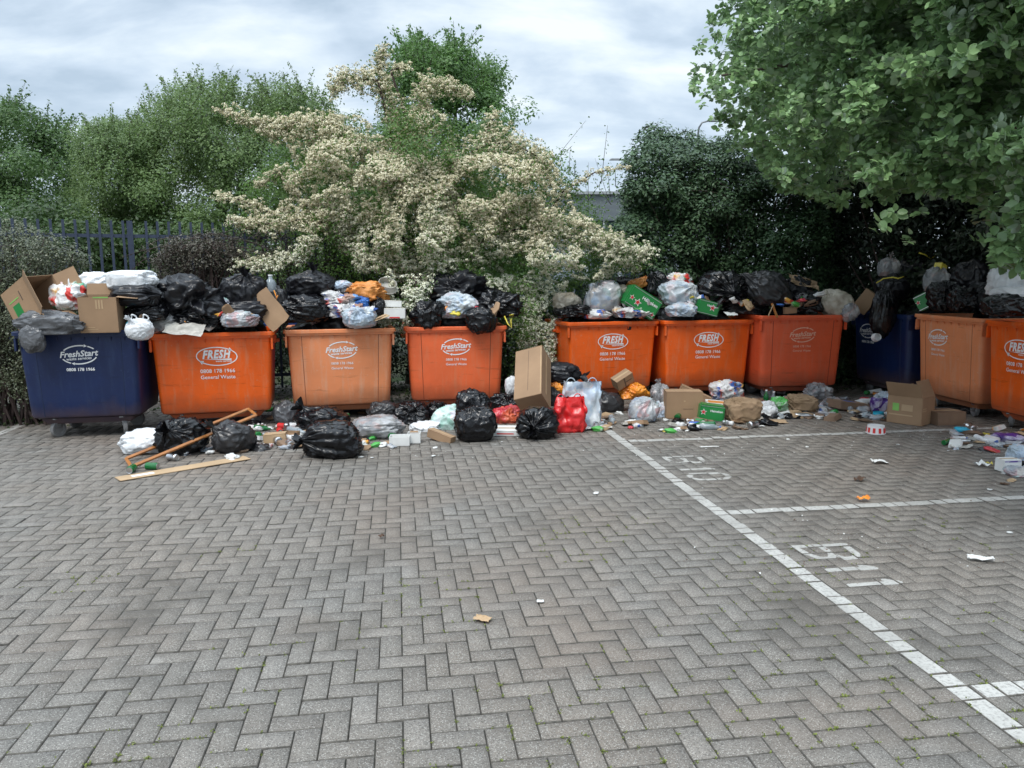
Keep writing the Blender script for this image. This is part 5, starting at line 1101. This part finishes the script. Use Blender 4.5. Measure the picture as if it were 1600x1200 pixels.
def tub(label, px, py, mt, r=.09, h=.05, Y=None, rot=(0, 0, 0), stripes=None, cat='tub', group=None):
    c = G(px, py, .002) if Y is None else P(px, py, Y); root = empty('tub', c, label, cat, group, rot=tuple(R(a) for a in rot))
    MB().lathe([(r*.92, 0), (r*.84, h), (r*.8, h), (r*.86, .006)], n=28, caps=(True, True)).obj('body', MT[mt], root, smooth=False)
    MB().lathe([(r*1.0, 0), (r*1.0, .006), (r*.93, .008)], n=28, caps=(False, False)).obj('rim', MT[mt], root)
    if stripes:
        for k in range(10):
            a = 2*math.pi*k/10; mb = MB(); mb.box((0, 0, 0), (r*.26, .003, h*.62)); s_ = mb.obj('printed_square', MT[stripes], root); s_.location = (math.sin(a)*r*.905, -math.cos(a)*r*.905, h*.45); s_.rotation_euler = (R(-6), 0, a)
    return root
tub('white upturned food tub with red squares standing alone on the paving', 1367, 679, 'plasticwhite', .1, .085, stripes='red_hard')
tub('round bright blue pot by the purple packet', 1371, 655, 'cyan_hard', .07, .07, rot=(0, 0, 0))
tub('clear plastic pot lying left of the bright blue pot', 1350, 653, 'clearbottle', .06, .06, rot=(70, 0, 40))
can('crushed green can at the corner of the wooden frame', 204, 730, 'green_glass')
can('crushed green can just right of the frame corner', 236, 726, 'green_glass', rz=1.4)
can('silver crumpled can beneath the wooden frame', 268, 712, 'silver', rz=1.1)
can('red and silver can among the litter left of the salmon bin', 436, 672, 'red_hard', rz=.4)
can('silver can standing in the litter left of the salmon bin', 447, 668, 'silver', lie=False)
can('white can on its side left of the salmon bin', 455, 664, 'plasticwhite', rz=2.0)
can('red can by the big black tied sack', 440, 664, 'red_hard', rz=1.2)
can('green can standing behind the big black tied sack', 541, 652, 'green_hard', lie=False)
bottle('teal bottle neck beside the small white knotted bag', 203, 505, 'cyan_hard', .2, .04, Y=7.98, rz=.2)
bottle('large clear water bottle standing on the rubbish by the card sheet', 423, 446, 'clearbottle', .26, .06, Y=8.95, tilt=0)
bottle('blue capped clear bottle lying at the front of the litter', 1108, 668, 'clearbottle', .22, .032, rz=1.3, cap='blue_hard')
bottle('dark bottle lying beside the printed brown wrapper', 1090, 664, 'blue_hard', .2, .03, rz=1.5)
bottle('green glass bottle standing in the corner litter', 1196, 626, 'green_glass', .24, .034, Y=9.85, tilt=0)
bottle('clear glass bottle standing next to the green one', 1207, 628, 'clearbottle', .24, .036, Y=9.9, tilt=8)
bottle('small blue bottle lying by the castors at the right', 1503, 675, 'cyan_hard', .16, .035, rz=1.45)
bottle('silver crinkled film tube in front of the brown paper bag', 1256, 651, 'silver', .22, .03, rz=1.5)
tub('white polystyrene cup hanging on the shaded navy bin front', 1367, 530, 'plasticwhite', .055, .07, Y=9.98, rot=(80, 0, 0), cat='cup')
tub('white handled tub at the back of the salmon bin', 604, 449, 'dirtypaper', .13, .08, Y=9.3, rot=(30, 20, 0))
def strap(label, pts, r, mt):
    return props(MB().tube(pts, r, 5).obj('drawstring', MT[mt], smooth=True), label, 'drawstring')
strap('yellow drawstring looped beside the red-orange bin rim', [P(788, 494, 9.2), P(793, 506, 9.15), P(799, 512, 9.13), P(798, 500, 9.14), P(802, 491, 9.15), P(796, 493, 9.2)], .008, 'yellow')
strap('yellow-green drawstring on the pale bag of the leftmost orange bin', [P(318, 484, 8.45), P(328, 474, 8.42), P(334, 484, 8.4), P(331, 491, 8.4), P(322, 481, 8.4), P(326, 472, 8.42)], .007, 'green_pale')
strap('yellow drawstring across the sacks on the shaded navy bin', [P(1369, 445, 10.25), P(1380, 438, 10.2), P(1395, 436, 10.2), P(1403, 438, 10.2), P(1412, 435, 10.2)], .009, 'yellow')
strap('yellow drawstring high in the shade at the back of the corner heap', [P(1436, 398, 10.8), P(1446, 401, 10.8), P(1454, 407, 10.8), P(1462, 402, 10.8)], .01, 'yellow')
strap('orange drawstring on the smoky clear sack', [P(428, 452, 8.8), P(432, 464, 8.78), P(429, 470, 8.78), P(434, 460, 8.78)], .007, 'orange')
# ---------------------------------------------------------------- loose litter: one mesh of each kind, copied
def blob_litter(name, mt, w, d, h, seed):
    me, _ = sack_mesh(name, w, d, h, (0, 0, 1), seed, .2, .5, .7, .6, None, 14, 10); me.materials.append(MT[mt]); return me
KIND = [('crumpled white paper scrap lying in the litter along the bins', 'paper_scrap', 'paper', 'white paper scraps', [('paper', .07, .05, .03), ('paper', .1, .06, .035), ('paper', .05, .05, .025)]),
        ('brown card scrap lying in the litter along the bins', 'card_scrap', 'card', 'brown card scraps', [('card', .12, .08, .02), ('cardpale', .09, .07, .02), ('carddark', .14, .09, .03)]),
        ('brightly coloured food wrapper lying in the litter along the bins', 'wrapper', 'wrapper', 'coloured wrappers', [('multi', .11, .08, .045), ('multi', .09, .08, .04), ('redwhite', .1, .08, .04), ('greenbag', .08, .06, .04), ('bluebag', .08, .05, .03), ('yellow', .07, .06, .03), ('orange', .07, .05, .03), ('pinkred', .09, .06, .03)]),
        ('dark crumpled film scrap lying in the litter along the bins', 'film_scrap', 'plastic film', 'dark film scraps', [('black', .16, .12, .06), ('brown', .1, .07, .03), ('darkgrey', .12, .1, .05)]),
        ('clear crumpled film scrap lying in the litter along the bins', 'film_scrap', 'plastic film', 'clear film scraps', [('clear', .13, .09, .05), ('clearblue', .1, .08, .04)])]
def small_mesh(nm, mb, mt, bev=0):
    me = mb.mesh(nm, bevel=bev); me.materials.append(MT[mt]); return me
meshes_x = [('small crushed food carton in the litter band along the bins', 'food_carton', 'carton', 'crushed food cartons', [small_mesh('food_carton', MB().box((0, 0, .02), (a_, b_, c_), Euler((.1, .15, 0)).to_matrix(), .85), m_, .004) for a_, b_, c_, m_ in ((.16, .1, .04, 'paper'), (.12, .09, .05, 'multi'), (.14, .1, .03, 'cardpale'), (.18, .12, .05, 'carddark'), (.15, .09, .04, 'card'), (.1, .07, .04, 'redwhite'), (.12, .06, .03, 'dirtypaper'))]),
            ('drink can lying crushed in the litter band along the bins', 'drink_can', 'drink can', 'crushed drink cans', [small_mesh('drink_can', MB().lathe([(.02, -.055), (.03, -.05), (.024, -.01), (.031, .02), (.03, .045), (.02, .052)], (0, 0, .03), (1, .2, 0), 14), m_) for m_ in ('green_hard', 'silver', 'silver', 'multi')]),
            ('plastic drink bottle lying in the litter band along the bins', 'bottle', 'bottle', 'plastic drink bottles', [small_mesh('bottle', MB().lathe([(.026, -.1), (.03, -.09), (.027, -.03), (.03, .03), (.012, .075), (.012, .095)], (0, 0, .03), (1, .1, 0), 14), m_) for m_ in ('clearbottle', 'green_glass', 'plasticwhite')])]
meshes = [[blob_litter(k[1], *a, i*7+j) for j, a in enumerate(k[4])] for i, k in enumerate(KIND)]
ZON = [(395, 480, 655, 700, 34), (560, 700, 668, 700, 18), (765, 800, 668, 686, 5), (900, 1000, 652, 672, 20), (1030, 1110, 655, 676, 20), (1120, 1210, 650, 672, 12), (1185, 1300, 618, 655, 34), (1280, 1400, 615, 660, 36), (1480, 1600, 665, 706, 18), (1560, 1600, 720, 760, 8), (240, 400, 700, 716, 6), (400, 1000, 628, 656, 22)]
for (a0, a1, b0, b1, n) in ZON:
    for _ in range(n):
        px, py = random.uniform(a0, a1), random.uniform(b0, b1); ki = random.choices(range(5), (5, 4, 3, 3, 3))[0]; k = KIND[ki]
        o = bpy.data.objects.new(k[1], random.choice(meshes[ki])); COL.objects.link(o); s_ = random.uniform(.6, 1.5)
        o.location = G(px, py, .012*s_); o.rotation_euler = (random.uniform(-.2, .2), random.uniform(-.2, .2), random.uniform(0, 6.28)); o.scale = (s_,)*3; props(o, k[0], k[2], k[3])
for (a0, a1, b0, b1, n) in ZON[:1]+ZON[3:9]+[(560, 720, 660, 690, 10), (1030, 1300, 630, 656, 26)]:
    for _ in range(max(3, n//2)):
        k = random.choices(meshes_x, (5, 2, 2))[0]; o = bpy.data.objects.new(k[1], random.choice(k[4])); COL.objects.link(o); o.location = G(random.uniform(a0, a1), random.uniform(b0, b1), .004); o.rotation_euler = (random.uniform(-.15, .15), random.uniform(-.15, .15), random.uniform(0, 6.28)); o.scale = (random.uniform(.8, 1.3),)*3
        props(o, k[0], k[2], k[3])
for (px, py) in ((1402, 697), (1480, 707), (1575, 835), (1555, 722), (930, 771), (1545, 768), (563, 713), (580, 714), (676, 712), (679, 699), (783, 690), (1260, 700), (1230, 688)):
    o = bpy.data.objects.new('paper_scrap', meshes[0][2]); COL.objects.link(o); s_ = random.uniform(.4, .9); o.scale = (s_, s_*.8, s_*.5); o.rotation_euler = (0, 0, random.uniform(0, 6)); o.location = G(px, py, .006)
    props(o, 'tiny white paper fragment lying on the open paving', 'paper', 'paper fragments on open paving')
for bi, (a0, a1, ry) in {1: (110, 225, 512), 2: (250, 400, 508), 3: (460, 610, 504), 4: (650, 780, 500), 5: (880, 1020, 497), 6: (1040, 1170, 491), 7: (1200, 1290, 486)}.items():
    for _ in range(9):
        ki = random.choice((0, 1, 2, 2, 2, 3, 4)); k = KIND[ki]; o = bpy.data.objects.new(k[1], random.choice(meshes[ki])); COL.objects.link(o); s_ = random.uniform(.9, 1.7)*(.7 if ki == 3 else 1)
        o.location = P(random.uniform(a0, a1), ry-random.uniform(6, 24), BF[bi]+random.uniform(.05, .3)); o.rotation_euler = tuple(random.uniform(-1, 1) for _ in range(3)); o.scale = (s_,)*3
        props(o, k[0].replace('lying in the litter along the bins', 'poking out of the rubbish heaped above a bin rim'), k[2], k[3]+' in the bins')
# crumbs too many to count
n = 4200; a = []
while len(a) < n:
    if random.random() < .88: px, py = random.uniform(380, 1600), random.uniform(640, 715)
    else: px, py = random.uniform(1000, 1600), random.uniform(680, 900)
    g_ = G(px, py, .004)
    if noise.noise(Vector((g_.x*1.2, g_.y*1.2, 0)))+random.uniform(-.3, .3) > 0: a.append(g_)
a = np.array(a)
for part_, m_ in ((a[:1200], 'paper'), (a[1200:], 'brown')):
    props(leaf_cloud('litter_crumbs', part_, rng.normal(size=part_.shape)*.4+[0, 0, 1], .005+.014*rng.random(len(part_))**2, DIA, MT[m_]), kind='stuff', cat='crumbs', label='%s crumbs and flecks of litter strewn over the paving' % ('white' if m_ == 'paper' else 'brown'))
